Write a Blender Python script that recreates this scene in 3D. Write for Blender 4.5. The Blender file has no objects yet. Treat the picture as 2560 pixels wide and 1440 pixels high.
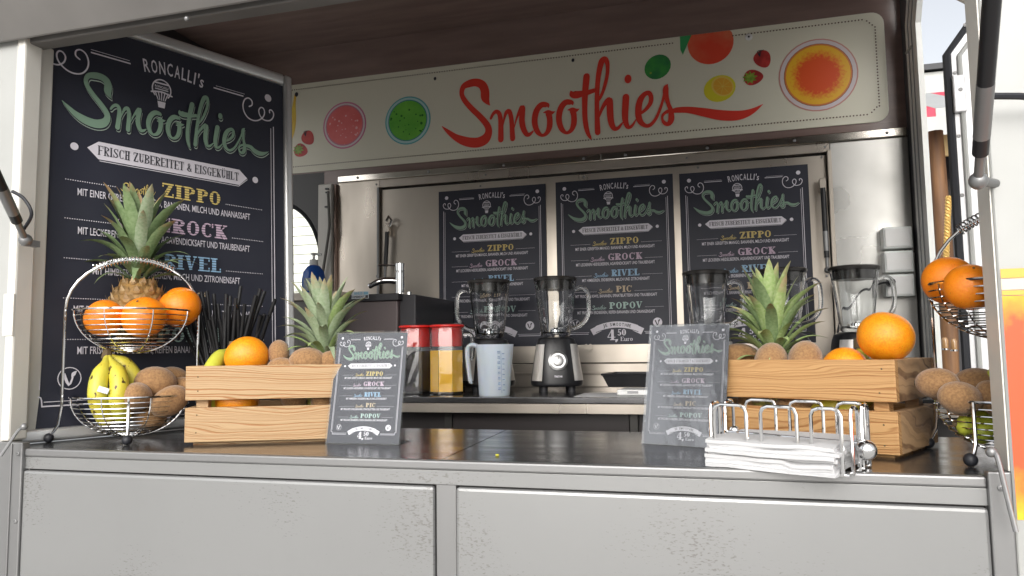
import bpy, bmesh, math, random
from mathutils import Vector, Matrix
random.seed(7)
R_ = math.radians
sc = bpy.context.scene
C = sc.collection

# ------------------------------------------------------------------ camera, world, sun, exposure
F_PX = 1849.5
YAW, PIT, ROL = R_(15.831), R_(4.803), R_(-0.783)
FW = Vector((-math.sin(YAW)*math.cos(PIT), math.cos(YAW)*math.cos(PIT), math.sin(PIT)))
_r = Vector((math.cos(YAW), math.sin(YAW), 0)); _u = _r.cross(FW)
RT = _r*math.cos(ROL)+_u*math.sin(ROL); UP = -_r*math.sin(ROL)+_u*math.cos(ROL)
O = Vector((0, -1.10, 1.32))
cam = bpy.data.cameras.new('camera'); co = bpy.data.objects.new('camera', cam); C.objects.link(co)
cam.sensor_width = 36; cam.lens = F_PX/2560*36; cam.clip_start = 0.05; cam.clip_end = 500
M3 = Matrix((RT, UP, -FW)).transposed()
co.matrix_world = Matrix.Translation(O) @ M3.to_4x4()
sc.camera = co

w = bpy.data.worlds.new('World'); sc.world = w; w.use_nodes = True
nt = w.node_tree; nt.nodes.clear()
sky = nt.nodes.new('ShaderNodeTexSky'); sky.sky_type = 'NISHITA'; sky.sun_disc = False
SUN_EL, SUN_AZ = R_(30), R_(176)
sky.sun_elevation = SUN_EL; sky.sun_rotation = SUN_AZ; sky.dust_density = 4.0; sky.air_density = 1.0; sky.ozone_density = 1.0
hs = nt.nodes.new('ShaderNodeHueSaturation'); hs.inputs['Saturation'].default_value = 0.22
bg = nt.nodes.new('ShaderNodeBackground'); bg.inputs['Strength'].default_value = 0.15
ow = nt.nodes.new('ShaderNodeOutputWorld')
nt.links.new(sky.outputs[0], hs.inputs['Color']); nt.links.new(hs.outputs[0], bg.inputs['Color']); nt.links.new(bg.outputs[0], ow.inputs[0])
sl = bpy.data.lights.new('sun', 'SUN'); so = bpy.data.objects.new('sun', sl); C.objects.link(so)
sl.energy = 0.9; sl.angle = R_(75); sl.color = (1, .97, .93)
sd = Vector((math.sin(SUN_AZ)*math.cos(SUN_EL), math.cos(SUN_AZ)*math.cos(SUN_EL), math.sin(SUN_EL)))
so.rotation_euler = sd.to_track_quat('Z', 'Y').to_euler()
sc.view_settings.view_transform = 'Standard'; sc.view_settings.look = 'None'
sc.view_settings.exposure = 0.72; sc.view_settings.gamma = 1; sc.view_settings.use_curve_mapping = False
sc.cycles.max_bounces = 12; sc.cycles.transparent_max_bounces = 12; sc.cycles.transmission_bounces = 10
sc.cycles.caustics_refractive = True; sc.cycles.caustics_reflective = False; sc.cycles.blur_glossy = .6

def ray(px, py): return RT*((px-1280)/F_PX) - UP*((py-720)/F_PX) + FW
def atY(px, py, y): v = ray(px, py); return O + v*((y-O.y)/v.y)
def atZ(px, py, z): v = ray(px, py); return O + v*((z-O.z)/v.z)

# ------------------------------------------------------------------ materials
MATS = {}
def mat(name, col, rough=.5, metal=0, col2=None, scale=8, stretch=(1,1,1), bump=0, bscale=None, bdist=.002, trans=0, ior=1.45,
        sheen=0, coat=0, spec=None, contrast=(.35,.65), detail=4, sss=0, alpha=1, rvar=0, distort=0, aniso=0):
    if name in MATS: return MATS[name]
    m = bpy.data.materials.new(name); m.use_nodes = True; n = m.node_tree.nodes; L = m.node_tree.links
    b = n['Principled BSDF']; b.inputs['Base Color'].default_value = (*col, 1); b.inputs['Roughness'].default_value = rough
    b.inputs['Metallic'].default_value = metal; b.inputs['Transmission Weight'].default_value = trans; b.inputs['IOR'].default_value = ior
    if sheen: b.inputs['Sheen Weight'].default_value = sheen; b.inputs['Sheen Roughness'].default_value = .5
    if coat: b.inputs['Coat Weight'].default_value = coat; b.inputs['Coat Roughness'].default_value = .08
    if spec is not None: b.inputs['Specular IOR Level'].default_value = spec
    if sss: b.inputs['Subsurface Weight'].default_value = sss; b.inputs['Subsurface Radius'].default_value = (.02,.012,.006); b.inputs['Subsurface Scale'].default_value = .5
    if alpha < 1: b.inputs['Alpha'].default_value = alpha
    tc = n.new('ShaderNodeTexCoord'); mp = n.new('ShaderNodeMapping'); mp.inputs['Scale'].default_value = stretch
    oi = n.new('ShaderNodeObjectInfo'); ad = n.new('ShaderNodeVectorMath'); ad.operation = 'ADD'
    sc2 = n.new('ShaderNodeMath'); sc2.operation = 'MULTIPLY'; sc2.inputs[1].default_value = 7.3
    L.new(oi.outputs['Random'], sc2.inputs[0]); L.new(tc.outputs['Object'], ad.inputs[0]); L.new(sc2.outputs[0], ad.inputs[1]); L.new(ad.outputs[0], mp.inputs[0])
    if col2 or rvar:
        ns = n.new('ShaderNodeTexNoise'); ns.inputs['Scale'].default_value = scale; ns.inputs['Detail'].default_value = detail; ns.inputs['Distortion'].default_value = distort
        L.new(mp.outputs[0], ns.inputs['Vector'])
        mr = n.new('ShaderNodeMapRange'); mr.inputs[1].default_value = contrast[0]; mr.inputs[2].default_value = contrast[1]
        L.new(ns.outputs[0], mr.inputs[0])
        if col2:
            mx = n.new('ShaderNodeMix'); mx.data_type = 'RGBA'; mx.inputs[6].default_value = (*col,1); mx.inputs[7].default_value = (*col2,1)
            L.new(mr.outputs[0], mx.inputs[0]); L.new(mx.outputs[2], b.inputs['Base Color'])
        if rvar:
            ma = n.new('ShaderNodeMath'); ma.operation = 'MULTIPLY_ADD'; ma.inputs[1].default_value = rvar; ma.inputs[2].default_value = rough-rvar/2
            L.new(mr.outputs[0], ma.inputs[0]); L.new(ma.outputs[0], b.inputs['Roughness'])
    if bump:
        nb = n.new('ShaderNodeTexNoise'); nb.inputs['Scale'].default_value = bscale or scale*4; nb.inputs['Detail'].default_value = 4
        L.new(mp.outputs[0], nb.inputs['Vector'])
        bp = n.new('ShaderNodeBump'); bp.inputs['Strength'].default_value = bump; bp.inputs['Distance'].default_value = bdist
        L.new(nb.outputs[0], bp.inputs['Height']); L.new(bp.outputs[0], b.inputs['Normal'])
    MATS[name] = m; return m

def nodes_of(m): return m.node_tree.nodes, m.node_tree.links, m.node_tree.nodes['Principled BSDF']

M_alu = mat('brushed_aluminium', (.28,.28,.28), .45, .7, (.24,.24,.24), 3, (1,1,1), .06, 60, .001, rvar=.14, contrast=(.3,.7))
# fine scratches and specks for the front panels
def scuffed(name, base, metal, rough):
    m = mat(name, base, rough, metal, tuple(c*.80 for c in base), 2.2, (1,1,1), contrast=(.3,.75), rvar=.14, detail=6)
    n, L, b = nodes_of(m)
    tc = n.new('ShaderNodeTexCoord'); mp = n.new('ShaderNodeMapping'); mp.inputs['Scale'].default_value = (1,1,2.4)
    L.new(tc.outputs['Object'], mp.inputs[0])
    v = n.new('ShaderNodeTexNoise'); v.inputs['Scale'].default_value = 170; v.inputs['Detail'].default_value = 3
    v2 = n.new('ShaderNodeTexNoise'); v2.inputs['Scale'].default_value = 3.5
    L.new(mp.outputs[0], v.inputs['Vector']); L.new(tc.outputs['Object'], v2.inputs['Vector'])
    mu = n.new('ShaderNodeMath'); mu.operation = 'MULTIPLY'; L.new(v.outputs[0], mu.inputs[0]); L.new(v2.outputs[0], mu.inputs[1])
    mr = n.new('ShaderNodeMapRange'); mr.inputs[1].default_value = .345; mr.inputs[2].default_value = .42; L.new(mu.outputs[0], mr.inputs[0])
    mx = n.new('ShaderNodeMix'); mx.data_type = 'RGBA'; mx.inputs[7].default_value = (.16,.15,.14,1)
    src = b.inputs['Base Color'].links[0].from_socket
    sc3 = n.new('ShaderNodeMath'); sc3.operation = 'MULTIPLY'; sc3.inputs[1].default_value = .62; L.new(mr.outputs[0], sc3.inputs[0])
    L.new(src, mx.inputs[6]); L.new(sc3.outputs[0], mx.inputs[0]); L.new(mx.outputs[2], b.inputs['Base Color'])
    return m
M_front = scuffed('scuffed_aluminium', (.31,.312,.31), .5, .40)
M_steelwall = mat('dull_steel_sheet', (.56,.505,.44), .34, .75, (.44,.395,.34), 5, (1,1,.25), .08, 90, .0006, rvar=.16)
M_ctop = mat('dark_steel_counter', (.20,.20,.205), .20, .9, (.15,.15,.155), 5, (1,3,1), .05, 120, .0004, rvar=.14)
def wipe(m):
    n, L, b = nodes_of(m); tc = n.new('ShaderNodeTexCoord'); mp = n.new('ShaderNodeMapping'); mp.inputs['Scale'].default_value = (2.2,9,1); mp.inputs['Rotation'].default_value = (0,0,.35); L.new(tc.outputs['Object'], mp.inputs[0])
    ns = n.new('ShaderNodeTexNoise'); ns.inputs['Scale'].default_value = 3; ns.inputs['Detail'].default_value = 5; ns.inputs['Distortion'].default_value = .4; L.new(mp.outputs[0], ns.inputs['Vector'])
    mr = n.new('ShaderNodeMapRange'); mr.inputs[1].default_value = .3; mr.inputs[2].default_value = .75; mr.inputs[3].default_value = .15; mr.inputs[4].default_value = .27; L.new(ns.outputs[0], mr.inputs[0]); L.new(mr.outputs[0], b.inputs['Roughness'])
wipe(M_ctop)
M_chrome = mat('chrome', (.8,.8,.8), .08, 1)
M_strip = mat('polished_strip', (.72,.68,.62), .16, 1, (.6,.56,.5), 3, bump=.15, bscale=12, bdist=.002)
M_brown = mat('brown_laminate', (.27,.19,.17), .22, 0, (.22,.155,.137), 9, (.4,3,3), .06, 60, .0005)
M_darkwall = mat('dark_grey_wall', (.045,.043,.043), .4, 0, (.04,.04,.042), 8)
M_cream = mat('cream_paint', (.72,.70,.64), .35, 0, (.64,.62,.57), 6, bump=.1, bscale=40)
M_white = mat('white_paint', (.41,.415,.40), .3, 0, (.37,.375,.36), 4, bump=.05, bscale=30)
M_flap = mat('grey_lid_lining', (.20,.191,.181), .5, .1, (.14,.133,.127), 3)
M_greydoor = mat('grey_speckled_panel', (.66,.66,.67), .4, .2, (.56,.56,.57), 30, contrast=(.55,.75))
M_rubber = mat('black_rubber', (.018,.019,.024), .45)
M_black = mat('black_plastic', (.016,.016,.018), .32, bump=.04, bscale=200)
M_blackm = mat('matt_black_plastic', (.03,.03,.034), .5)
M_dark = mat('dark_cabinet', (.025,.022,.022), .4)
M_print_w = mat('print_white', (.74,.71,.77), .5)
M_print_d = mat('print_dark', (.03,.03,.04), .5)
M_navy = mat('print_navy', (.027,.029,.044), .45, 0, (.034,.036,.050), 6, spec=.35)
M_green = mat('print_sage_green', (.22,.34,.25), .5)
M_greeno = mat('print_pale_outline', (.55,.66,.58), .5)
M_yel = mat('print_yellow', (.72,.56,.18), .5)
M_pink = mat('print_pink', (.66,.50,.62), .5)
M_blue = mat('print_blue', (.34,.56,.78), .5)
M_sand = mat('print_sand', (.66,.52,.34), .5)
M_mint = mat('print_mint', (.50,.68,.62), .5)
M_bancream = mat('banner_cream', (.76,.74,.61), .38)
M_red = mat('print_red', (.78,.055,.035), .4)
M_glass = mat('clear_glass', (.97,.98,.98), .02, 0, trans=1, ior=1.46)
M_acr = mat('clear_acrylic', (.95,.97,.98), .02, 0, trans=1, ior=1.49)
def thin_clear(name, fac, rough=.02, tint=(1,1,1)):
    m = bpy.data.materials.new(name); m.use_nodes = True; n = m.node_tree.nodes; L = m.node_tree.links; n.clear()
    o = n.new('ShaderNodeOutputMaterial'); mx = n.new('ShaderNodeMixShader'); t = n.new('ShaderNodeBsdfTransparent'); g = n.new('ShaderNodeBsdfGlossy')
    t.inputs[0].default_value = (*tint,1); g.inputs['Roughness'].default_value = rough
    f = n.new('ShaderNodeFresnel'); f.inputs[0].default_value = 1.5; mu = n.new('ShaderNodeMath'); mu.operation = 'MULTIPLY'; mu.inputs[1].default_value = fac; mu.use_clamp = True
    L.new(f.outputs[0], mu.inputs[0]); L.new(mu.outputs[0], mx.inputs[0]); L.new(t.outputs[0], mx.inputs[1]); L.new(g.outputs[0], mx.inputs[2]); L.new(mx.outputs[0], o.inputs[0]); return m
M_acr = thin_clear('clear_acrylic_sheet', .45, .02, (.97,.98,.98))
M_grey = mat('grey_plastic', (.35,.35,.36), .4)
M_whitepl = mat('white_plastic', (.78,.78,.77), .35)
M_socket = mat('socket_plastic', (.80,.83,.81), .35)
M_blade = mat('dark_satin_steel', (.78,.75,.70), .38, .6, (.66,.63,.6), 20, (1,1,.05))

# ------------------------------------------------------------------ mesh helpers
class MB:
    def __init__(s): s.v = []; s.f = []; s.m = []; s.mi = 0
    def add(s, vs, fs):
        k = len(s.v); s.v += [tuple(p) for p in vs]
        for f in fs: s.f.append(tuple(k+i for i in f)); s.m.append(s.mi)
        return s
    def box(s, c, d, rz=0, mat4=None):
        hx, hy, hz = d[0]/2, d[1]/2, d[2]/2
        vs = [Vector((x, y, z)) for x in (-hx, hx) for y in (-hy, hy) for z in (-hz, hz)]
        m = mat4 if mat4 else Matrix.Translation(Vector(c)) @ Matrix.Rotation(rz, 4, 'Z')
        return s.add([m @ p for p in vs], [(0,1,3,2),(4,6,7,5),(0,4,5,1),(2,3,7,6),(0,2,6,4),(1,5,7,3)])
    def bx(s, x0, x1, y0, y1, z0, z1):
        return s.box(((x0+x1)/2, (y0+y1)/2, (z0+z1)/2), (x1-x0, y1-y0, z1-z0))
    def tube(s, pts, r, n=8, closed=False, cap=True):
        pts = [Vector(p) for p in pts]; N = len(pts)
        rr = r if isinstance(r, (list, tuple)) else [r]*N
        rings = []; up = None
        for i, p in enumerate(pts):
            if closed: t = (pts[(i+1) % N]-pts[i-1])
            else: t = pts[min(i+1, N-1)]-pts[max(i-1, 0)]
            if t.length < 1e-9: t = Vector((0,0,1))
            t.normalize()
            if up is None:
                up = t.orthogonal().normalized()
            else:
                up = (up - t*up.dot(t))
                up = up.normalized() if up.length > 1e-6 else t.orthogonal().normalized()
            q = t.cross(up)
            rings.append([p+(up*math.cos(2*math.pi*k/n)+q*math.sin(2*math.pi*k/n))*rr[i] for k in range(n)])
        vs = [x for g in rings for x in g]; fs = []
        for i in range(N if closed else N-1):
            a = i*n; b = ((i+1) % N)*n
            for k in range(n): fs.append((a+k, a+(k+1) % n, b+(k+1) % n, b+k))
        if cap and not closed: fs.append(tuple(range(n-1, -1, -1))); fs.append(tuple((N-1)*n+k for k in range(n)))
        return s.add(vs, fs)
    def lathe(s, prof, n=24, c=(0,0,0), mod=None, capb=True, capt=True, m4=None):
        vs = []; fs = []; c = Vector(c)
        for j, (r, z) in enumerate(prof):
            for k in range(n):
                a = 2*math.pi*k/n; rr = r*(mod(a, z) if mod else 1)
                p = Vector((rr*math.cos(a), rr*math.sin(a), z))
                vs.append((m4 @ p) if m4 else p+c)
        for j in range(len(prof)-1):
            for k in range(n): fs.append((j*n+k, j*n+(k+1) % n, (j+1)*n+(k+1) % n, (j+1)*n+k))
        if capb: fs.append(tuple(range(n-1, -1, -1)))
        if capt: fs.append(tuple((len(prof)-1)*n+k for k in range(n)))
        return s.add(vs, fs)
    def ball(s, c, r, n=16, sc3=(1,1,1)):
        vs = []; fs = []; h = n//2
        for j in range(h+1):
            for k in range(n):
                t = math.pi*j/h; a = 2*math.pi*k/n
                vs.append((c[0]+r*sc3[0]*math.sin(t)*math.cos(a), c[1]+r*sc3[1]*math.sin(t)*math.sin(a), c[2]+r*sc3[2]*math.cos(t)))
        for j in range(h):
            for k in range(n): fs.append((j*n+k, (j+1)*n+k, (j+1)*n+(k+1) % n, j*n+(k+1) % n))
        return s.add(vs, fs)
    def prism(s, pts, h, m4):   # pts in local xy, extruded 0..h along local z
        n = len(pts)
        vs = [m4 @ Vector((x, y, 0)) for x, y in pts]+[m4 @ Vector((x, y, h)) for x, y in pts]
        return s.add(vs, [tuple(range(n-1, -1, -1)), tuple(range(n, 2*n))]+[(i, (i+1) % n, n+(i+1) % n, n+i) for i in range(n)])

def obj(name, mb, mats, parent=None, smooth=True, bevel=0, label=None, loc=None, segs=2):
    me = bpy.data.meshes.new(name); me.from_pydata(mb.v, [], mb.f)
    mats = mats if isinstance(mats, (list, tuple)) else [mats]
    for m in mats: me.materials.append(m)
    if len(mats) > 1: me.polygons.foreach_set('material_index', mb.m)
    bm = bmesh.new(); bm.from_mesh(me)
    bmesh.ops.remove_doubles(bm, verts=bm.verts, dist=1e-6) if bevel or smooth else None
    if bevel:
        es = [e for e in bm.edges if len(e.link_faces) == 2 and e.calc_face_angle(0) > .5]
        bmesh.ops.bevel(bm, geom=es, offset=bevel, segments=segs, profile=.5, affect='EDGES', clamp_overlap=True)
    if smooth: bmesh.ops.recalc_face_normals(bm, faces=bm.faces)
    bm.to_mesh(me); bm.free()
    if smooth:
        me.polygons.foreach_set('use_smooth', [True]*len(me.polygons))
        try: me.set_sharp_from_angle(angle=R_(38 if not bevel or segs > 3 else 18))
        except Exception: pass
    me.update()
    o = bpy.data.objects.new(name, me); C.objects.link(o)
    if parent: o.parent = parent
    if label: o['label'] = label
    if loc is not None: o.location = loc
    return o

def inst(o, parent=None, loc=None, rot=None, scl=None):
    c = o.copy(); C.objects.link(c)
    if parent: c.parent = parent
    if loc is not None: c.location = loc
    if rot is not None: c.rotation_euler = rot
    if scl is not None: c.scale = scl
    return c
def thing(name, label, cat, loc=(0,0,0), rz=0, group=None):
    o = bpy.data.objects.new(name, None); C.objects.link(o); o.empty_display_size = .05
    o.location = loc; o.rotation_euler = (0, 0, rz); o['label'] = label; o['category'] = cat
    if group: o['group'] = group
    return o
def tag(o, label, cat, group=None, kind=None):
    o['label'] = label; o['category'] = cat
    if group: o['group'] = group
    if kind: o['kind'] = kind
    return o
def children(o): return [c for c in bpy.data.objects if c.parent == o]
KIDS = {}
def copy_tree(o, label=None, group=None, parent=None, loc=None, rz=None):
    c = o.copy(); C.objects.link(c)
    if parent: c.parent = parent
    for ch in children(o): copy_tree(ch, parent=c)
    if label: c['label'] = label
    if group: c['group'] = group
    if loc is not None: c.location = loc
    if rz is not None: c.rotation_euler = (0, 0, rz)
    return c
def catmull(pts, n=6):
    out = []; N = len(pts)
    for i in range(N-1):
        p0 = pts[max(i-1, 0)]; p1 = pts[i]; p2 = pts[i+1]; p3 = pts[min(i+2, N-1)]
        for k in range(n):
            t = k/n
            out.append(tuple(.5*((2*b)+(-a+c)*t+(2*a-5*b+4*c-d)*t*t+(-a+3*b-3*c+d)*t**3) for a, b, c, d in zip(p0, p1, p2, p3)))
    out.append(tuple(pts[-1])); return out

# ---- flat print: everything in a design plane (u right, v down); fr maps (u,v,h) to 3D
class Print:
    def __init__(s): s.v = []; s.f = []; s.m = []; s.h = 0; s.mi = 0; s.xf = None
    def P(s, u, v, h):
        if s.xf: u, v = s.xf(u, v)
        s.v.append((u, -v, h)); return len(s.v)-1
    def lift(s): s.h += 2e-6
    def poly(s, pts, lv=1):
        k = [s.P(u, v, LV*lv+s.h) for u, v in pts]
        a = 0
        for i in range(len(pts)): 
            p = s.v[k[i]]; q = s.v[k[(i+1) % len(k)]]; a += p[0]*q[1]-q[0]*p[1]
        s.f.append(tuple(k if a > 0 else k[::-1])); s.m.append(s.mi); s.lift()
    def rect(s, u0, v0, u1, v1, lv=1): s.poly([(u0, v0), (u1, v0), (u1, v1), (u0, v1)], lv)
    def disc(s, u, v, r, ry=None, lv=1, n=16, clip=None):
        ry = ry or r
        pts = [(u+r*math.cos(2*math.pi*k/n), v+ry*math.sin(2*math.pi*k/n)) for k in range(n)]
        if clip is not None: pts = [(a, max(b, clip)) for a, b in pts]
        s.poly(pts, lv)
    def stroke(s, pts, lv=1, smooth=4, w=None, round_=True):
        if w is not None: pts = [(p[0], p[1], w) for p in pts]
        if smooth: pts = catmull(pts, smooth)
        # resolve into separate quads, each a hair above the last, so that crossings never share a plane
        N = len(pts); L = []; Rr = []
        for i in range(N):
            a = pts[max(i-1, 0)]; b = pts[min(i+1, N-1)]
            tx, ty = b[0]-a[0], b[1]-a[1]; l = math.hypot(tx, ty) or 1
            nx, ny = -ty/l, tx/l; h = abs(pts[i][2])/2
            L.append((pts[i][0]+nx*h, pts[i][1]+ny*h)); Rr.append((pts[i][0]-nx*h, pts[i][1]-ny*h))
        for i in range(N-1):
            s.poly([L[i], Rr[i], Rr[i+1], L[i+1]], lv)
        if round_:
            for q in (pts[0], pts[-1]):
                if q[2] > 0: s.disc(q[0], q[1], q[2]/2*.98, lv=lv, n=10)
LV = .0006

_fonts = {}
def text_geo(txt, bold=0.0):
    key = (txt, bold)
    if key in _fonts: return _fonts[key]
    cu = bpy.data.curves.new('t', 'FONT'); cu.body = txt; cu.size = 1; cu.offset = bold; cu.resolution_u = 2; cu.fill_mode = 'FRONT'
    o = bpy.data.objects.new('t', cu); C.objects.link(o)
    bpy.context.view_layer.update()
    me = bpy.data.meshes.new_from_object(o.evaluated_get(bpy.context.evaluated_depsgraph_get()))
    vs = [tuple(v.co) for v in me.vertices]; fs = [tuple(p.vertices) for p in me.polygons]
    bpy.data.objects.remove(o); bpy.data.curves.remove(cu); bpy.data.meshes.remove(me)
    if vs:
        x0 = min(v[0] for v in vs); x1 = max(v[0] for v in vs)
    else: x0 = x1 = 0
    _fonts[key] = (vs, fs, x0, x1); return _fonts[key]
CAP = .70
def put_text(pr, txt, u0, u1, vbase, cap, lv=1, bold=.012, rot=None, tw=None):
    vs, fs, x0, x1 = text_geo(txt, bold)
    sx = (u1-u0)/(x1-x0) if u1 is not None else tw; sy = cap/CAP
    k0 = len(pr.v)
    for x, y, z in vs:
        du, dv = (x-x0)*sx, -y*sy
        if rot:
            c, s_ = math.cos(rot), math.sin(rot); du, dv = du*c-dv*s_, du*s_+dv*c
        pr.P(u0+du, vbase+dv, LV*lv+pr.h)
    for f in fs:
        g = [k0+i for i in f]
        a = 0
        for i in range(len(g)):
            p = pr.v[g[i]]; q = pr.v[g[(i+1) % len(g)]]; a += p[0]*q[1]-q[0]*p[1]
        pr.f.append(tuple(g if a > 0 else g[::-1])); pr.m.append(pr.mi)
    pr.lift()

# ---- slab lettering (fat faced capitals), unit cap height, y up from the baseline
def slab(pr, txt, u0, u1, vbase, cap, T=.25, t=.075, lv=1, inline=None, inl=0):
    G = {}
    def wd(ch): return {'I':.42,' ':.34,',':.2,'M':1.0,'&':.8,'1':.4,'o':.62,'r':.55,'u':.7,'J':.6,'5':.58,'0':.62,'4':.66,'L':.68}.get(ch, .76)
    tot = sum(wd(c)+.07 for c in txt)-.07
    sx = (u1-u0)/tot; x = 0
    for ch in txt:
        W = wd(ch)
        def Q(a, b): return (u0+(x+a)*sx, vbase-b*cap)
        def st(pts, sm=0):   # pts (x,y,halfwidths in letter units)
            pp = []
            for a, b, ww in pts:
                q = Q(a, b); pp.append((q[0], q[1], ww*min(sx, cap)))
            pr.stroke(pp, lv, sm, round_=False)
        def rc(a0, b0, a1, b1):
            p, q = Q(a0, b1), Q(a1, b0); pr.rect(p[0], p[1], q[0], q[1], lv)
        def stem(cx, top=1, bot=0, sr=.5): 
            rc(cx-T/2, bot, cx+T/2, top); e = T*.5+.09
            rc(cx-e, top-t, cx+e, top); rc(cx-e, bot, cx+e, bot+t)
        def ell(cx, cy, rx, ry, a0, a1, n=14):
            pts = []
            for k in range(n+1):
                a = a0+(a1-a0)*k/n; c_ = abs(math.cos(a)); ww = t+(T-t)*c_**1.5
                pts.append((cx+(rx-ww/2)*math.cos(a), cy+(ry-ww/2)*math.sin(a), ww))
            st(pts)
        pi = math.pi; sc_ = T/2+.09
        if ch in 'ZPRBEFHIKLTUÜVGCSONMJ':
            if ch == 'I': stem(W/2)
            elif ch == 'Z': rc(.04,1-t*1.3,W-.04,1); rc(.04,0,W-.04,t*1.3); st([(W-.06-T/2,1-t,T),(.06+T/2,t,T)]); rc(.04,.72,.04+t,1); rc(W-.04-t,0,W-.04,.28)
            elif ch in 'PRB':
                stem(sc_); ell(sc_+T*.3, .75 if ch != 'P' else .72, W-sc_-T*.3, .25 if ch != 'P' else .28, pi/2, -pi/2)
                if ch == 'R': st([(sc_+.1,.48,T*.8),(W-.1,.05,T)]); rc(W-.3,0,W,t)
                if ch == 'B': ell(sc_+T*.3, .26, W-sc_-T*.3+.02, .27, pi/2, -pi/2)
            elif ch in 'EFL':
                stem(sc_)
                if ch in 'EF': rc(sc_,1-t,W,1); rc(W-t,.72,W,1); rc(sc_,.47,W-.14,.47+t)
                if ch in 'EL': rc(sc_,0,W,t); rc(W-t,0,W,.28)
            elif ch == 'H': stem(sc_); stem(W-sc_); rc(sc_,.47,W-sc_,.47+t)
            elif ch == 'N': rc(.04,0,.04+t*1.4,1); rc(W-.04-t*1.4,0,W-.04,1); st([(.12,.97,T),(W-.12,.03,T)])
            elif ch == 'M': rc(.06,0,.06+t,1); stem(W-sc_); st([(.15,1,T),(W/2,0.05,T*.8)]); st([(W/2,.05,t),(W-.2,1,t)])
            elif ch == 'K': stem(sc_); st([(sc_,.40,t),(W-.08,.97,t)]); st([(sc_+.12,.55,T),(W-.10,.03,T)]); rc(W-.28,0,W,t); rc(W-.25,1-t,W,1)
            elif ch == 'T': stem(W/2); rc(.02,1-t,W-.02,1); rc(.02,.72,.02+t,1); rc(W-.02-t,.72,W-.02,1)
            elif ch in 'UÜ': 
                rc(sc_-T/2,.3,sc_+T/2,1); rc(0,1-t,2*sc_,1); rc(W-.12-t,.3,W-.12,1); rc(W-.26,1-t,W,1); ell((W)/2-.0, .3, W/2-.10, .3, pi, 2*pi)
                if ch == 'Ü': rc(.18,1.08,.30,1.2); rc(W-.30,1.08,W-.18,1.2)
            elif ch == 'V': st([(.16,1,T),(W/2,.04,T*.8)]); st([(W/2,.04,t),(W-.10,1,t)]); rc(0,1-t,.36,1); rc(W-.24,1-t,W,1)
            elif ch == 'O': ell(W/2,.5,W/2,.51,0,2*pi,22)
            elif ch in 'CG':
                ell(W/2+.02,.5,W/2,.51,.28*pi,1.75*pi,18); rc(W-.10,.66,W-.10+t,1)
                if ch == 'G': rc(W-.26,.0,W-.26+T*.9,.45); rc(W-.36,.45-t,W+.02,.45)
            elif ch == 'S':
                pp = [(W-.10,.74,t*1.2),(W*.72,.93,t*1.3),(W*.42,.94,t*1.6),(W*.2,.78,T*.8),(W*.35,.58,T),(W*.66,.42,T),(W*.80,.22,T*.8),(W*.58,.06,t*1.6),(W*.3,.07,t*1.3),(.08,.28,t*1.2)]
                q = [(Q(a,b)[0], Q(a,b)[1], c_*min(sx,cap)) for a,b,c_ in pp]; pr.stroke(q, lv, 2, round_=False); rc(W-.13,.66,W-.13+t,1); rc(.04,0,.04+t,.34)
        elif ch == '&':
            pp = [(.74,.42,t),(.6,.12,t*1.5),(.35,.05,T*.7),(.12,.22,T),(.3,.48,T*.7),(.5,.72,t*1.6),(.38,.94,t*1.5),(.22,.78,T*.7),(.36,.5,T*.8),(.76,.04,T*.7)]
            q = [(Q(a,b)[0], Q(a,b)[1], c_*min(sx,cap)) for a,b,c_ in pp]; pr.stroke(q, lv, 2, round_=False)
        elif ch == '4': st([(W*.60,1,t),(.05,.30,t)]); rc(.02,.24,W,.24+t); rc(W*.48,0,W*.48+T,1); rc(W*.34,0,W*.98,t)
        elif ch == '5':
            rc(.12,1-t*1.5,W-.04,1); rc(.12,.52,.12+t,1); ell(W*.42,.31,W*.55,.32,.72*pi,-.8*pi)
        elif ch == '0': ell(W/2,.5,W/2,.51,0,2*pi,22)
        elif ch == ',': st([(.10,.12,T*.9),(.12,-.02,T*.6),(.0,-.22,t*.6)])
        elif ch == 'o': ell(W/2,.34,W/2,.35,0,2*pi,18)
        elif ch == 'u': rc(.08,.16,.08+T*.8,.66); rc(W-.08-T*.8,0,W-.08,.66); rc(0,.66-t,.2,.66); rc(W-.1,0,W+.04,t); ell(W/2-.05,.2,W/2-.05,.22,pi,2*pi)
        elif ch == 'r': rc(.08,0,.08+T*.8,.66); rc(0,0,.08+T+.06,t); rc(0,.66-t,.2,.66); st([(.2,.5,t),(.34,.62,t*1.4),(.5,.56,T*.7)])
        x += W+.07
    if inline:
        pm = pr.mi; pr.mi = inline; nl = inl or 5
        for k in range(nl):
            b = .14+.72*k/(nl-1); pr.rect(u0-.0*sx, vbase-(b+.022)*cap, u1, vbase-(b-.022)*cap, lv+.35)
        pr.mi = pm

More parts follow.
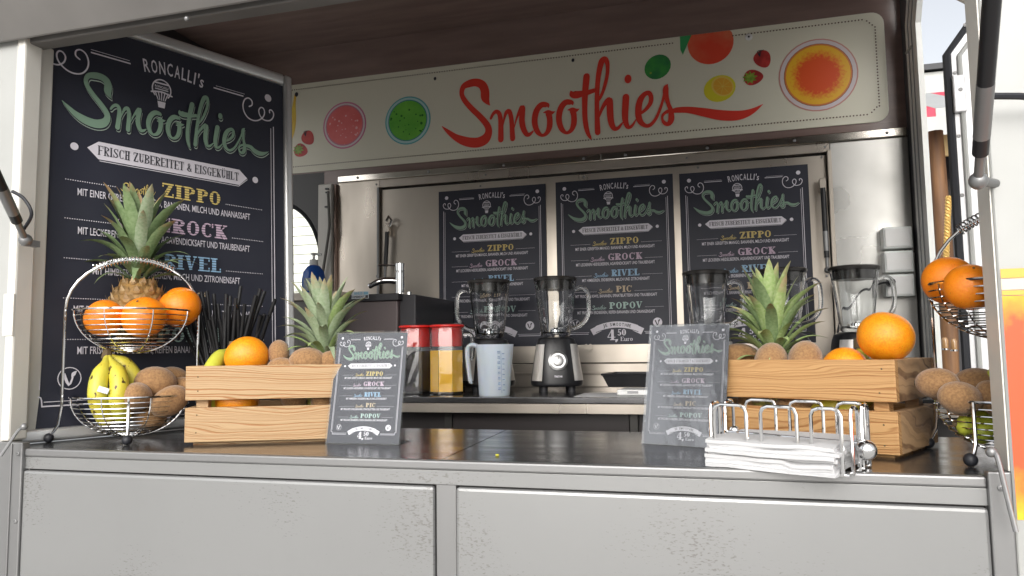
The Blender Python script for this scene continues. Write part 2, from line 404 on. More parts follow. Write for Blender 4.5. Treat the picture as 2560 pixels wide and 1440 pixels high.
# ---- the script word, traced stroke by stroke: (x, y, width)
W_S = [[(90,1090,10),(175,1165,58),(270,1235,88),(370,1283,120),(480,1312,136),(590,1312,142),(680,1270,140),(728,1195,110),(730,1115,94),(690,1040,88),(600,940,82),(500,845,78),(405,735,72),(362,640,66),(385,545,80),(465,500,106),(560,484,112),(640,515,118),(680,590,122),(688,690,122),(715,752,70),(752,800,8)]]
W_m = [[(765,982,36),(795,920,46),(840,886,56),(880,915,62),(898,990,68),(903,1100,74),(903,1275,80)],
       [(932,1080,14),(950,985,30),(975,905,52),(1015,880,62),(1042,950,64),(1055,1060,66),(1066,1262,74)],
       [(1088,1110,12),(1120,985,28),(1160,890,50),(1200,830,76),(1198,920,82),(1194,1010,82),(1207,1095,80),(1235,1165,72),(1270,1206,62),(1310,1195,46),(1348,1158,22)]]
W_o = [[(1562,828,14),(1545,798,66),(1465,795,82),(1400,870,86),(1372,980,84),(1378,1080,80),(1415,1170,70),(1475,1216,44),(1540,1180,62),(1576,1090,80),(1578,980,80),(1562,915,84)],
       [(1490,900,8),(1550,893,56),(1600,905,56),(1655,884,6)]]
W_t = [[(2088,400,92),(2080,500,90),(2070,600,86),(2065,700,82),(2063,800,74),(2065,950,72),(2080,1080,70),(2105,1180,58),(2135,1240,40),(2150,1265,18)],
       [(1868,600,8),(1892,645,92),(1950,655,106),(2030,640,84),(2110,622,72),(2190,597,60),(2240,585,50)]]
_B = 2215
W_h = [[(2242,1178,78),(2236,1000,70),(2232,800,64),(2235,600,64),(2245,450,68),(2268,300,76),(2300,190,84),(2345,160,70),(2374,215,62),(2380,290,52),(2374,380,50),(2350,490,50),(2318,600,46),(2280,690,40),(2250,745,24)],
       [(_B+45,965,24),(_B+85,855,46),(_B+135,770,64),(_B+190,730,84),(_B+196,850,92),(_B+205,980,88),(_B+225,1070,80),(_B+262,1125,62),(_B+310,1115,46),(_B+345,1075,32),(_B+372,1040,18)]]
W_i = [[(_B+418,685,92),(_B+412,800,92),(_B+406,920,88),(_B+412,1020,78),(_B+440,1095,62),(_B+480,1100,46),(_B+520,1060,34),(_B+555,1000,18)],
       [(_B+452,400,70),(_B+440,475,-1)]]
W_e = [[(_B+635,905,40),(_B+700,850,50),(_B+755,770,60),(_B+765,690,62),(_B+735,632,64),(_B+680,645,66),(_B+625,710,82),(_B+598,790,88),(_B+590,870,90),(_B+592,950,86),(_B+620,1030,76),(_B+680,1080,56),(_B+740,1080,52),(_B+800,1030,46),(_B+850,950,42),(_B+890,850,40),(_B+922,750,36),(_B+950,640,40)]]
W_s = [[(_B+990,518,20),(_B+970,560,72),(_B+968,640,76),(_B+985,720,60),(_B+1010,800,56),(_B+1035,860,62),(_B+1045,940,78),(_B+1042,1000,80),(_B+1020,1045,70),(_B+985,1062,56),(_B+945,1040,50),(_B+920,995,34),(_B+925,945,36),(_B+960,905,44),(_B+1010,880,50),(_B+1060,878,50)]]
W_tailb = [[(_B+1050,882,54),(_B+1130,867,76),(_B+1290,867,90),(_B+1500,900,120),(_B+1700,935,140),(_B+1870,946,142),(_B+2000,936,125),(_B+2110,905,95),(_B+2210,855,55),(_B+2310,786,4)]]
W_tailp = [[(_B+1050,882,54),(_B+1120,872,70),(_B+1190,880,84),(_B+1250,920,96),(_B+1330,950,104),(_B+1420,955,96),(_B+1510,925,66),(_B+1620,850,4)]]
def o2(): return [[(a+335, b-35, c) for a, b, c in s] for s in W_o]
LET = {'S':W_S,'m':W_m,'o':W_o,'p':o2(),'t':W_t,'h':W_h,'i':W_i,'e':W_e,'s':W_s,'B':W_tailb,'P':W_tailp}
def flat(px, py):     # zoomed trace pixel -> metres on the banner plane
    p = atY(px/5.538+1090, py/5.538+120, 1.517); return p.x, p.z
def flat_stroke(s):
    out = []
    for x, y, ww in s:
        a = flat(x, y); dpt = (Vector((a[0], 1.517, a[1]))-O).dot(FW)
        out.append((a[0], a[1], ww/5.538*dpt/F_PX if ww > 0 else ww))
    return out
FL = {k: [flat_stroke(s) for s in v] for k, v in LET.items()}
_tip = flat(85,1085); _stop = flat(570,428); _htop = flat(2315,110); _sb = flat(570,1382); _et = flat(_B+700,1108)
def script_word(pr, keys, fx, fy, ws, lv=1, smooth=4, dx=0, dy=0):
    for k in keys:
        for s in FL[k]:
            if k == 'i' and s[-1][2] < 0:
                a, b = s[0], s[1]; u = (a[0]+b[0])/2; z = (a[1]+b[1])/2
                pr.disc(fx(u, z)+dx, fy(u, z)+dy, .0125*ws, .0165*ws, lv, 14); continue
            pr.stroke([(fx(x, z)+dx, fy(x, z)+dy, ww*ws) for x, z, ww in s], lv, smooth)

# ------------------------------------------------------------------ the setting
M_pave = mat('paving', (.48,.47,.45), .8, 0, (.40,.39,.37), 3, bump=.3, bscale=30)
g = MB().box((0, 40, -.05), (260, 260, .1)); go = obj('ground', g, M_pave, smooth=False); go['kind'] = 'structure'

# ------------------------------------------------------------------ the trailer
T = thing('food_trailer', 'white and steel food trailer with its serving hatch open over a metal counter', 'food trailer')
CT = 1.15      # counter height
XL, XR = -1.25, .317
def part(name, mb, m, p=T, **k): return obj(name, mb, m, p, **k)
# counter: two dark steel sheets with a joint
sa = atZ(1112,1146,CT).x; sb_ = atZ(1270,1073,CT).x
for k, xs in enumerate(((-1.42, sa-.001, sb_-.001), (sa+.001, .60, .60))):
    m = MB()
    if k == 0: pts = [(-1.42,.004),(sa-.001,.004),(sb_-.001,.44),(-1.42,.44)]
    else: pts = [(sa+.001,.004),(.60,.004),(.60,.44),(sb_+.001,.44)]
    m.prism(pts, .018, Matrix.Translation((0,0,CT-.018))); part('counter_top', m, M_ctop, smooth=False)
part('counter_edge', MB().bx(XL, XR, -.012, .004, CT-.0135, CT+.0008), M_alu, bevel=.003)
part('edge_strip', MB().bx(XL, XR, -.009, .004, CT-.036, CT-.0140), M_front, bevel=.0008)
mul = (-.437, -.404)
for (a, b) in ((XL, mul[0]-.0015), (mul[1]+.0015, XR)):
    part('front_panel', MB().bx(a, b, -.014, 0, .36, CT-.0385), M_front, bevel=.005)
part('panel_backing', MB().bx(XL, XR, .0, .012, .36, CT-.037), M_dark, smooth=False)
part('mullion', MB().bx(mul[0], mul[1], -.0065, 0, .36, CT-.0365), M_alu, bevel=.001)
m = MB().bx(-1.312, XL, -.017, 0, .36, CT+.012); cp = part('corner_post', m, M_alu, bevel=.002)
obj('post_rib', MB().bx(-1.278, -1.272, -.0195, -.0165, .36, CT+.01), M_alu, cp, bevel=.001)
m = MB().bx(XR, .343, -.017, 0, .36, CT+.008); cp2 = part('corner_post', m, M_alu, bevel=.002)
def rivet_mb(r=.0042):
    m = MB().lathe([(r, 0), (r*.95, .0012), (r*.5, .0018), (r*.3, .0008)], 12); return m
riv = obj('rivet', rivet_mb(), M_alu, cp, loc=(-1.2585, -.0172, CT-.008)); riv.rotation_euler = (R_(90), 0, 0)
for z in (1.02, .91, .80): inst(riv, cp, (-1.2585, -.0172, z))
for z in (1.138, 1.01, .90): inst(riv, cp2, (.3305, -.0172, z))
riv.location = (-1.2585, -.0172, CT-.008)
# front wall left and right of the hatch (the outer skin)
part('front_wall', MB().bx(-2.05, -1.3125, -.006, .04, .36, 2.62), M_white, bevel=.004)
part('wall_return', MB().bx(-1.3125, -1.292, -.010, .03, CT+.0125, 1.955), M_cream, bevel=.004)
part('wall_return', MB().bx(-1.3395, -1.3130, .041, .075, CT+.0125, 1.955), M_cream, bevel=.004)
part('wall_return', MB().bx(.3415, .3433, -.012, .034, CT+.009, 2.60), M_cream)
fw_ = part('front_wall', MB().bx(.3435, .66, -.016, .03, .36, 2.62), M_white, bevel=.004, segs=3)
part('lower_skirt', MB().bx(-2.05, .66, -.004, .04, .20, .358), M_alu)
# header and raised lid
HZ = 1.934
part('header_beam', MB().bx(-1.3125, .3435, .0, .035, HZ+.001, 2.62), M_flap, bevel=.003)
m = MB(); m.box(None, (2.2, .75, .03), mat4=Matrix.Translation((-.38, -.02, HZ)) @ Matrix.Rotation(R_(-52), 4, 'X') @ Matrix.Translation((0, -.375, .015)))
lid = part('hatch_lid', m, M_flap, bevel=.004)
hp = atY(467, 47, -.015)
obj('hinge_screw', MB().ball((hp.x, hp.y, hp.z), .005, 10), M_alu, lid)
# ceiling and roof
part('ceiling_panel', MB().bx(-2.0, -.75, .036, .70, 2.572, 2.60), M_brown, bevel=.002)
part('ceiling_panel', MB().bx(-.746, .60, .036, .70, 2.572, 2.60), M_brown, bevel=.002)
part('ceiling_deck', MB().bx(-2.0, .60, .036, 1.55, 2.6005, 2.62), M_brown, smooth=False)
ce = part('ceiling_panel', MB().bx(-2.0, .60, .702, 1.517, 2.570, 2.60), M_brown, bevel=.002)
for p in ((883,78),(1163,38),(1050,20),(622,110),(760,60)):
    q = atZ(p[0], p[1], 2.571)
    if .72 < q.y < 1.5: obj('ceiling_screw', MB().ball((q.x, q.y, 2.572), .0055, 8, (1,1,.4)), M_alu, ce)
part('roof', MB().bx(-2.06, .67, .036, 1.60, 2.6205, 2.67), M_white, bevel=.01)
# upper back wall (brown) and trim
bw = part('upper_back_wall', MB().bx(-1.999, .60, 1.517, 1.55, 2.0455, 2.5715), M_brown, smooth=False)
part('upper_back_wall', MB().bx(-1.522, .60, 1.517, 1.55, 1.985, 2.0450), M_brown, smooth=False)
TZ0, TZ1 = 1.992, 2.018
for (a, b, off) in ((-1.451, -.40, 0), (-.40, .595, .002)):
    ts = part('trim_strip', MB().bx(a+.0005, b, 1.494-off, 1.5165, TZ0, TZ1+off), M_strip, bevel=.003)
    for k in range(4):
        x = a+.09+k*(b-a-.15)/3
        s_ = obj('screw', MB().ball((x, 1.492-off, TZ0+.013), .0055, 8, (1,.35,1)), M_alu, ts)
# steel back wall around the small hatch
HX0, HX1, HZ0, HZ1 = -1.267, .358, 1.272, 1.957
part('steel_wall', MB().bx(-1.451, HX0-.004, 1.503, 1.53, 1.187, 1.9915), M_steelwall, bevel=.001)
part('steel_wall', MB().bx(HX0-.0035, HX1+.0035, 1.503, 1.53, HZ1+.004, 1.9915), M_steelwall, bevel=.001)
part('steel_wall', MB().bx(HX0-.0035, HX1+.0035, 1.5, 1.53, 1.187, HZ0-.003), M_steelwall, bevel=.002)
sr = part('steel_wall', MB().bx(HX1+.004, .597, 1.503, 1.53, 1.187, 1.9915), mat('pale_steel_sheet', (.55,.545,.52), .34, .7, (.44,.435,.415), 4, bump=.08, bscale=80, bdist=.0006, rvar=.15), bevel=.003)
part('hatch_jamb', MB().bx(HX0-.012, HX0-.0042, 1.496, 1.5028, 1.19, HZ1+.004), M_alu)
part('hatch_jamb', MB().bx(HX1-.006, HX1+.0075, 1.492, 1.5028, 1.19, HZ1+.008), M_steelwall, bevel=.002)
hp_ = part('hatch_panel', MB().bx(HX0, HX1-.008, 1.512, 1.53, HZ0, HZ1-.004), M_steelwall, bevel=.001)
def steel_screw(px, py, y=1.503, p=hp_):
    q = atY(px, py, y); return obj('screw', MB().ball((q.x, y, q.z), .0042, 8, (1,.4,1)), M_alu, p)
for p in ((1460,442),(1201,465),(1745,419),(2054,393),(2056,458),(963,467)): steel_screw(*p, y=1.512)
for p in ((941,461),(1214,437),(1717,395),(2062,367),(2082,510),(2089,640),(2067,690),(1633,940),(942,690)): steel_screw(*p, y=1.503, p=sr)
# heart shaped latch plate under the posters and a fold line
q = atY(1471, 868, 1.5)
part('latch_plate', MB().prism([(0,-.018),(.014,-.004),(.014,.008),(.007,.012),(0,.006),(-.007,.012),(-.014,.008),(-.014,-.004)], .003, Matrix.Translation((q.x, 1.5, q.z)) @ Matrix.Rotation(R_(90), 4, 'X')), M_steelwall)
part('back_ledge', MB().bx(HX0, HX1, 1.488, 1.4995, 1.232, 1.240), M_steelwall, bevel=.002)
# wall left of the steel: dark wall with an oval window, white post with hose
def ellipse_wall(x0, x1, z0, z1, cx, cz, rx, rz, y0, y1, n=48):
    m = MB(); A = []; B = []
    angs = sorted([2*math.pi*k/n for k in range(n)]+[math.atan2(zz-cz, xx-cx) % (2*math.pi) for xx in (x0, x1) for zz in (z0, z1)]); n = len(angs)
    for a in angs:
        c, s = math.cos(a), math.sin(a)
        A.append((cx+rx*c, cz+rz*s))
        t = min((x1-cx)/c if c > 1e-6 else ((x0-cx)/c if c < -1e-6 else 1e9), (z1-cz)/s if s > 1e-6 else ((z0-cz)/s if s < -1e-6 else 1e9))
        B.append((cx+t*c, cz+t*s))
    for y, flip in ((y0, 0), (y1, 1)):
        vs = [(x, y, z) for x, z in A]+[(x, y, z) for x, z in B]
        m.add(vs, [((k, (k+1) % n, n+(k+1) % n, n+k) if flip else (k, n+k, n+(k+1) % n, (k+1) % n)) for k in range(n)])
    vs = [(x, y0, z) for x, z in A]+[(x, y1, z) for x, z in A]
    m.add(vs, [(k, (k+1) % n, n+(k+1) % n, n+k) for k in range(n)])
    return m
WX, WZ, WA, WB_ = -1.725, 1.655, .192, .272
part('window_wall', ellipse_wall(-2.0, -1.5235, 1.0, 2.0450, WX, WZ, WA, WB_, 1.517, 1.55), M_darkwall)
win = part('oval_window', MB().tube([(WX+(WA+.002)*math.cos(a*math.pi/24), 1.520, WZ+(WB_+.002)*math.sin(a*math.pi/24)) for a in range(48)], .009, 8, closed=True), M_rubber)
mm = MB(); pts = [(WX+WA*math.cos(a*math.pi/24), WZ+WB_*math.sin(a*math.pi/24)) for a in range(48)]
mm.add([(x, 1.532, z) for x, z in pts]+[(x, 1.536, z) for x, z in pts], [tuple(range(47,-1,-1)), tuple(range(48,96))]+[(i,(i+1)%48,48+(i+1)%48,48+i) for i in range(48)])
obj('pane', mm, mat('window_glass', (.97,.98,.97), .0, 0, trans=1, ior=1.02), win)
part('wall_post', MB().bx(-1.5225, -1.462, 1.47, 1.517, 1.187, 1.985), M_cream, bevel=.004)
part('post_edge', MB().bx(-1.4615, -1.4515, 1.485, 1.517, 1.187, 1.985), mat('reddish_steel', (.30,.22,.19), .35, .8), bevel=.002)
hs_ = [atY(px_, py_, 1.455) for px_, py_ in ((820,478),(822,520),(823,570),(815,630),(806,690),(800,760),(797,800))]
hose = part('drain_hose', MB().tube(catmull([tuple(p) for p in hs_], 4), .0055, 8), mat('grey_hose', (.16,.155,.14), .5, .2))
for (px_, py_) in ((819,473),(820,482),(818,518)):
    q = atY(px_, py_, 1.46); obj('hose_clip', MB().box((q.x, 1.456, q.z), (.012,.012,.006)), M_black, hose)
# end walls, floor
part('end_wall', MB().bx(-2.04, -2.0, 1.25, 1.55, .45, 2.419), M_darkwall, smooth=False)  # unseen left end: wide opening made up to let sky light inside
part('end_wall', MB().bx(-2.04, -2.0, 0.04, 1.55, 2.42, 2.60), M_darkwall, smooth=False)
part('floor', MB().bx(-2.0, .64, .04, 1.55, .42, .46), M_steelwall, smooth=False)
part('hatch_backing', MB().bx(-1.45, .60, 1.5305, 1.55, 1.201, 1.984), M_dark, smooth=False)
part('lower_back_wall', MB().bx(-2.0, .60, 1.531, 1.55, .46, 1.20), M_dark, smooth=False)
M_inner = mat('grey_end_wall', (.10,.10,.105), .4)
part('end_wall', MB().bx(.601, .64, 1.445, 1.55, .46, 2.60), M_inner, bevel=.002)
part('end_wall', MB().bx(.601, .64, .04, .66, .46, 2.60), M_white, bevel=.002)
part('end_wall', MB().bx(.601, .64, .04, 1.55, 2.561, 2.60), M_inner)
# white door frame with a cut corner (profile in y,z at x .59..)
yo0, yo1 = 1.444, 1.318
prof_out = [(yo0,.46),(yo0,2.335),(yo0-.10,2.50),(yo0-.20,2.56),(.665,2.56)]
prof_in = [(yo1,.46),(yo1,2.29),(yo1-.085,2.43),(yo1-.16,2.475),(.665,2.475)]
m = MB(); n_ = len(prof_out)
for x in (.594, .6095): m.add([(x, y, z) for y, z in prof_out]+[(x, y, z) for y, z in prof_in], [(i, i+1, n_+i+1, n_+i) for i in range(n_-1)])
m.add([(.594, y, z) for y, z in prof_in]+[(.6095, y, z) for y, z in prof_in], [(i, i+1, n_+i+1, n_+i) for i in range(n_-1)])
m.add([(.594, y, z) for y, z in prof_out]+[(.6095, y, z) for y, z in prof_out], [(i, i+1, n_+i+1, n_+i) for i in range(n_-1)])
df = part('door_frame', m, mat('door_frame_white', (.82,.83,.80), .35, 0, (.74,.75,.72), 5), smooth=False)
m = MB()
for d_ in (.30,.62):
    pts = [(.5925, a[0]*(1-d_)+b[0]*d_, a[1]*(1-d_)+b[1]*d_) for a, b in zip(prof_out, prof_in)][:4]; m.tube(pts, .0016, 6)
obj('seam_line', m, M_grey, df)
q = atY(2282, 148, 1.44); obj('latch_pin', MB().tube([(.590, 1.43, 2.24),(.590, 1.36, 2.235)], .004, 8), M_white, df)
# the open door leaf outside
LY = 1.27
pl = [atY(2378, 1010, LY), atY(2371, 560, LY), atY(2368, 135, LY), atY(2432, 32, LY)]
lx = .668; zc = atY(2368,135,LY).z; zt = atY(2432,32,LY).z; xt = lx+.085
prof = [(lx,.36),(lx,zc),(xt,zt),(1.35,zt),(1.35,.36)]
leaf = part('door_leaf', MB().prism(prof, .035, Matrix.Translation((0, LY+.035, 0)) @ Matrix.Rotation(R_(90), 4, 'X')), M_greydoor, bevel=.003)
obj('rubber_seal', MB().tube([(lx-.004, LY+.012, .36),(lx-.004, LY+.012, zc),(xt-.004, LY+.012, zt)], .014, 8), M_rubber, leaf)
obj('seal_trim', MB().tube([(lx+.022, LY-.004, .36),(lx+.022, LY-.004, zc-.01),(xt+.016, LY-.004, zt-.02)], .007, 8), M_white, leaf)
def on_leaf(px_, py_): return atY(px_, py_, LY)
a = on_leaf(2377,193); b = on_leaf(2415,282)
obj('latch_cover', MB().bx(a.x, b.x, LY-.016, LY, b.z, a.z), M_greydoor, leaf, bevel=.004)
for p in ((2413,62),(2387,182),(2397,228),(2397,340),(2405,488)):
    q = on_leaf(*p); o = obj('rivet', rivet_mb(.006), M_alu, leaf, loc=(q.x, LY-(.0165 if p[1] == 228 else 0), q.z)); o.rotation_euler = (R_(90), 0, 0)
q = on_leaf(2425, 45); obj('hinge', MB().box((q.x+.02, LY-.012, q.z), (.05,.024,.03)).tube([(q.x-.05,LY-.02,q.z+.07),(q.x+.03,LY-.02,q.z+.01)], .008, 8), M_steelwall, leaf)
# socket boxes on the back wall
for (y0, y1, dx) in ((571,628,0),(630,686,3),(688,745,5)):
    a = atY(2202+dx, y1, 1.503); b = atY(2270+dx, y0, 1.503)
    bxx = part('socket_box', MB().bx(a.x, min(b.x, .5965), 1.452, 1.5028, a.z+.001, b.z), M_socket, bevel=.003)
    obj('socket_cover', MB().bx(a.x+.004, min(b.x,.5965)-.006, 1.448, 1.4518, a.z+.006, b.z-.006), M_whitepl, bxx, bevel=.0015)
a = atY(2226,706,1.44); b = atY(2192,712,1.43); c = atY(2140,745,1.44); d = atY(2100,800,1.47)
pl_ = part('plug', MB().lathe([(.012,0),(.014,.006),(.012,.024),(.005,.03)], 14, m4=Matrix.Translation(a+Vector((0,.008,0))) @ Matrix.Rotation(R_(90), 4, 'X')), M_black)
obj('power_cable', MB().tube(catmull([tuple(a+Vector((0,-.018,0))),tuple(b),tuple(c),tuple(d),(d.x-.02,1.48,1.25)], 5), .0034, 8), M_black, pl_)
# gas struts (small ones at the inner hatch)
def strut(p0, p1, r, parent=T, ratio=.7, lab=None, rodside=1):
    p0 = Vector(p0); p1 = Vector(p1); d = p1-p0; mid = p0+d*ratio
    o = obj('gas_strut', MB().tube([p0, mid], r, 12), M_black, parent)
    obj('strut_rod', MB().tube([mid, p1], r*.62, 12), M_alu, o)
    obj('ball_joint', MB().ball(p1, r*1.25, 14), M_alu, o)
    if lab is not None: obj('strut_label', MB().tube([p0+d*(ratio-.32), p0+d*(ratio-.08)], r*1.03, 12), M_alu, o)
    return o
a = atY(968,580,1.485); b = atY(962,700,1.485)
strut(a, b, .0085, ratio=.72)
part('strut_bracket', MB().box((a.x, 1.492, a.z+.01), (.016,.02,.05)), M_steelwall, bevel=.002)
part('hatch_clasp', MB().tube([(a.x-.005,1.49,a.z+.045),(a.x+.008,1.482,a.z+.06),(a.x+.02,1.482,a.z+.045),(a.x+.012,1.482,a.z+.02)], .005, 8), M_chrome)
a = atY(2057,470,1.48); b = atY(2069,675,1.48)
strut(a, b, .0085, ratio=.85, lab=1)
part('strut_bracket', MB().box((a.x, 1.488, a.z+.01), (.02,.02,.045)), M_steelwall, bevel=.002)
# big struts of the serving hatch
b = atY(64, 600, -.03); a = atY(-60, 330, -.22)
s1 = strut(a, b, .0095, ratio=.80, lab=1)
q0 = atY(30,478,-.06); q1 = atY(60,497,-.05); q2 = atY(79,535,-.045); q3 = atY(60,572,-.04)
obj('safety_loop', MB().tube(catmull([tuple(q0),tuple(q1),tuple(q2),tuple(q3)], 6), .0032, 8), M_rubber, s1)
obj('ball_stud', MB().box((b.x-.006, -.014, b.z-.004), (.012,.03,.012)), M_alu, s1)
part('strut_plate', MB().bx(-1.316, -1.291, -.0125, -.0085, 1.36, 1.44), M_cream, bevel=.001)
b = atY(2446, 452, -.05); a = atY(2492, -160, -.30)
s2 = strut(a, b, .0092, ratio=.86, lab=1)
obj('ball_stud', MB().tube([b, (b.x+.03, -.014, b.z+.002)], .006, 10), M_alu, s2)
c0 = atY(2470,240,-.06); c1 = atY(2620,246,-.05); part('strut_cable', MB().tube([c0, (c0+c1)/2+Vector((0,-.004,.0)), c1], .0045, 8), M_rubber)
# hooks at the lower corners
a = atY(46,1076,-.03); b = atY(2,1140,-.05); part('lid_hook', MB().tube(catmull([(a.x+.004,-.02,a.z+.006),tuple(a),tuple((a+b)/2),tuple(b)],5), .0028, 8).ball((a.x+.004,-.022,a.z+.006), .0065, 12), M_alu)
a = atY(2492,1140,-.03); b = atY(2540,1330,-.05); part('lid_hook', MB().tube(catmull([(a.x-.004,-.02,a.z+.004),tuple(a),tuple((a+b)/2),tuple(b)],5), .003, 8).ball((a.x-.004,-.024,a.z+.004), .007, 12), M_alu)
# printed juice graphic on the outer wall, right
M_juice = mat('print_orange_juice', (.86,.16,.05), .4, 0, (.95,.52,.05), 9, contrast=(.60,.70), detail=2)
jz1 = atY(2510,672,-.0175).z; jx0 = .3462
def vrect(m, x0, x1, z0, z1, y): m.add([(x0,y,z0),(x1,y,z0),(x1,y,z1),(x0,y,z1)], [(0,1,2,3)])
m = MB(); vrect(m, jx0, .655, 1.10, jz1-.035, -.0172); gp = part('juice_print', m, M_juice, smooth=False, label='printed picture of a glass of orange juice')
m = MB(); vrect(m, jx0, .655, jz1-.012, jz1, -.0176); vrect(m, jx0, .655, jz1-.034, jz1-.028, -.0176); obj('print_rim', m, mat('print_orange', (.85,.42,.08), .4), gp, smooth=False)
m = MB(); vrect(m, jx0, .655, jz1-.027, jz1-.013, -.0175); obj('print_foam', m, mat('print_pale_peach', (.80,.62,.45), .4), gp, smooth=False)
jn, jL, jb = nodes_of(M_juice)
_tc = jn.new('ShaderNodeTexCoord'); _sp = jn.new('ShaderNodeSeparateXYZ'); jL.new(_tc.outputs['Object'], _sp.inputs[0])
_n = jn.new('ShaderNodeTexNoise'); _n.inputs['Scale'].default_value = 38; _n.inputs['Detail'].default_value = 5; jL.new(_tc.outputs['Object'], _n.inputs['Vector'])
zc_ = (jz1-.035+1.105)/2; hz_ = (jz1-.035-1.105)/2
_a = jn.new('ShaderNodeMath'); _a.operation = 'SUBTRACT'; _a.inputs[1].default_value = zc_; jL.new(_sp.outputs[2], _a.inputs[0])
_b = jn.new('ShaderNodeMath'); _b.operation = 'ABSOLUTE'; jL.new(_a.outputs[0], _b.inputs[0])
_c = jn.new('ShaderNodeMath'); _c.operation = 'MULTIPLY_ADD'; _c.inputs[1].default_value = .10; jL.new(_n.outputs[0], _c.inputs[0]); jL.new(_b.outputs[0], _c.inputs[2])
_m = jn.new('ShaderNodeMapRange'); _m.inputs[1].default_value = hz_+.0; _m.inputs[2].default_value = hz_+.075; jL.new(_c.outputs[0], _m.inputs[0])
_x = jn.new('ShaderNodeMix'); _x.data_type = 'RGBA'; _x.inputs[6].default_value = (.80,.10,.035,1); _x.inputs[7].default_value = (.90,.56,.03,1)
jL.new(_m.outputs[0], _x.inputs[0]); jL.new(_x.outputs[2], jb.inputs['Base Color'])
# back counter
part('back_counter', MB().bx(-.965, .60, .93, 1.4995, 1.170, 1.187), M_ctop, bevel=.002)
part('counter_apron', MB().bx(-.965, .60, .935, .95, 1.142, 1.1695), M_steelwall, bevel=.001)
part('cabinet', MB().bx(-.96, .60, .99, 1.50, .47, 1.1695), M_dark, smooth=False)
for x in (-.80, -.255): part('cabinet_divider', MB().bx(x, x+.022, .972, .9895, .5, 1.1415), mat('dark_frame', (.06,.058,.055), .35, .6), bevel=.001)
for (a, b) in ((-.776, -.258), (-.230, .28)): part('cabinet_door', MB().bx(a, b, .978, .9895, .5, 1.139), mat('dark_door', (.03,.026,.026), .3), bevel=.001)
# sink unit
part('sink_cabinet', MB().bx(-1.99, -1.212, 1.10, 1.50, .47, 1.495), M_grey if False else mat('sink_grey', (.16,.155,.15), .35, .5), bevel=.002)
M_sinkd = mat('sink_side', (.15,.125,.125), .35, .4)
part('sink_side_panel', MB().bx(-1.2115, -1.02, 1.12, 1.50, .47, 1.487), M_sinkd, bevel=.002)
st_ = part('sink_top', MB().bx(-1.99, -1.214, 1.09, 1.50, 1.496, 1.522), M_steelwall, bevel=.002)
part('sink_top', MB().bx(-1.2135, -1.01, 1.105, 1.50, 1.4875, 1.510), M_blackm, bevel=.002)
part('splash_guard', MB().bx(-1.0195, -.965, 1.14, 1.50, 1.188, 1.507), mat('dark_guard', (.05,.05,.055), .3), bevel=.002)
# tap on the sink
q = atY(1000, 722, 1.27); tp = Vector((q.x, 1.27, 1.5105))
tap = part('tap', MB().lathe([(.019,0),(.019,.002),(.0165,.004),(.0165,.085),(.0145,.087),(.0145,.089),(.0168,.091),(.0168,.117),(.012,.119)], 24, tp), M_chrome)
a = tp+Vector((0,0,.055)); obj('spout', MB().tube(catmull([tuple(a), (a.x-.045,a.y-.012,a.z+.004),(a.x-.075,a.y-.022,a.z-.002),(a.x-.105,a.y-.03,a.z-.018)],5), [.012]*8+[.011]*4+[.0095]*3+[.008], 12), M_chrome, tap)
a = tp+Vector((0,0,.111)); obj('lever', MB().tube([tuple(a), (a.x-.075,a.y-.018,a.z+.002)], .0025, 8), M_chrome, tap)
obj('knob', MB().lathe([(.008,0),(.008,.016)], 12, tp+Vector((.035,.0,0))), M_chrome, tap)
# sticker on the sink edge
q = atY(893, 738, 1.0895)
P_ = Print(); P_.mi = 0; P_.rect(0, 0, .062, .024, 0); P_.mi = 1; put_text(P_, 'RNUS', .010, .040, .0105, .008, 1, .03); P_.rect(.044,.002,.060,.011,1); P_.mi = 2; put_text(P_, 'UIPEMENT', .002, .048, .021, .0065, 1, .02); P_.rect(.050,.013,.060,.022,1)
def print_obj(name, pr, mats, parent, m4, label=None):
    me = bpy.data.meshes.new(name); me.from_pydata(pr.v, [], pr.f)
    for m_ in mats: me.materials.append(m_)
    me.polygons.foreach_set('material_index', pr.m); me.update()
    o = bpy.data.objects.new(name, me); C.objects.link(o); o.parent = parent; o.matrix_local = m4
    if label: o['label'] = label
    return o
PV = Matrix.Rotation(R_(90), 4, 'X')      # design plane -> upright, facing -Y
print_obj('sticker', P_, [mat('sticker_grey', (.42,.45,.47), .4), mat('print_teal', (.16,.32,.42), .4), M_print_d], st_, Matrix.Translation((q.x-.02, 1.0888, q.z+.012)) @ PV)

# ------------------------------------------------------------------ banner
BX0, BX1 = -1.78, .549
q = atY(2208,38,1.513); q2 = atY(2205,300,1.513)
BZ1, BZ0 = 2.422, 2.050
ban = thing('banner_sign', 'long cream banner with red script Smoothies and pictures of drinks and fruit above the posters', 'sign', (BX0, 1.509, BZ1))
def rrect(x0, z0, x1, z1, r, n=6):
    pts = [(x0, z0)]
    for cx, cz, a0 in ((x1-r, z0+r, -90), (x1-r, z1-r, 0)):
        for k in range(n+1):
            a = R_(a0+90*k/n); pts.append((cx+r*math.cos(a), cz+r*math.sin(a)))
    pts.append((x0, z1)); return pts
obj('board', MB().prism([(x-BX0, z-BZ1) for x, z in rrect(BX0, BZ0, BX1, BZ1, .04)], .0035, Matrix.Translation((0, .0075, 0)) @ Matrix.Rotation(R_(90), 4, 'X')), M_bancream, ban, bevel=.0005)
BM = Matrix.Translation((0, .0036, 0)) @ PV
def bu(px, py): p = atY(px, py, 1.511); return p.x-BX0, BZ1-p.z
P_ = Print()
script_word(P_, 'SmopthiesB', lambda x, z: x-BX0, lambda x, z: BZ1-z, 1, 1, 6)
print_obj('title_lettering', P_, [M_red], ban, BM)
P_ = Print(); yt, yb = .022, BZ1-BZ0-.027
x = .10
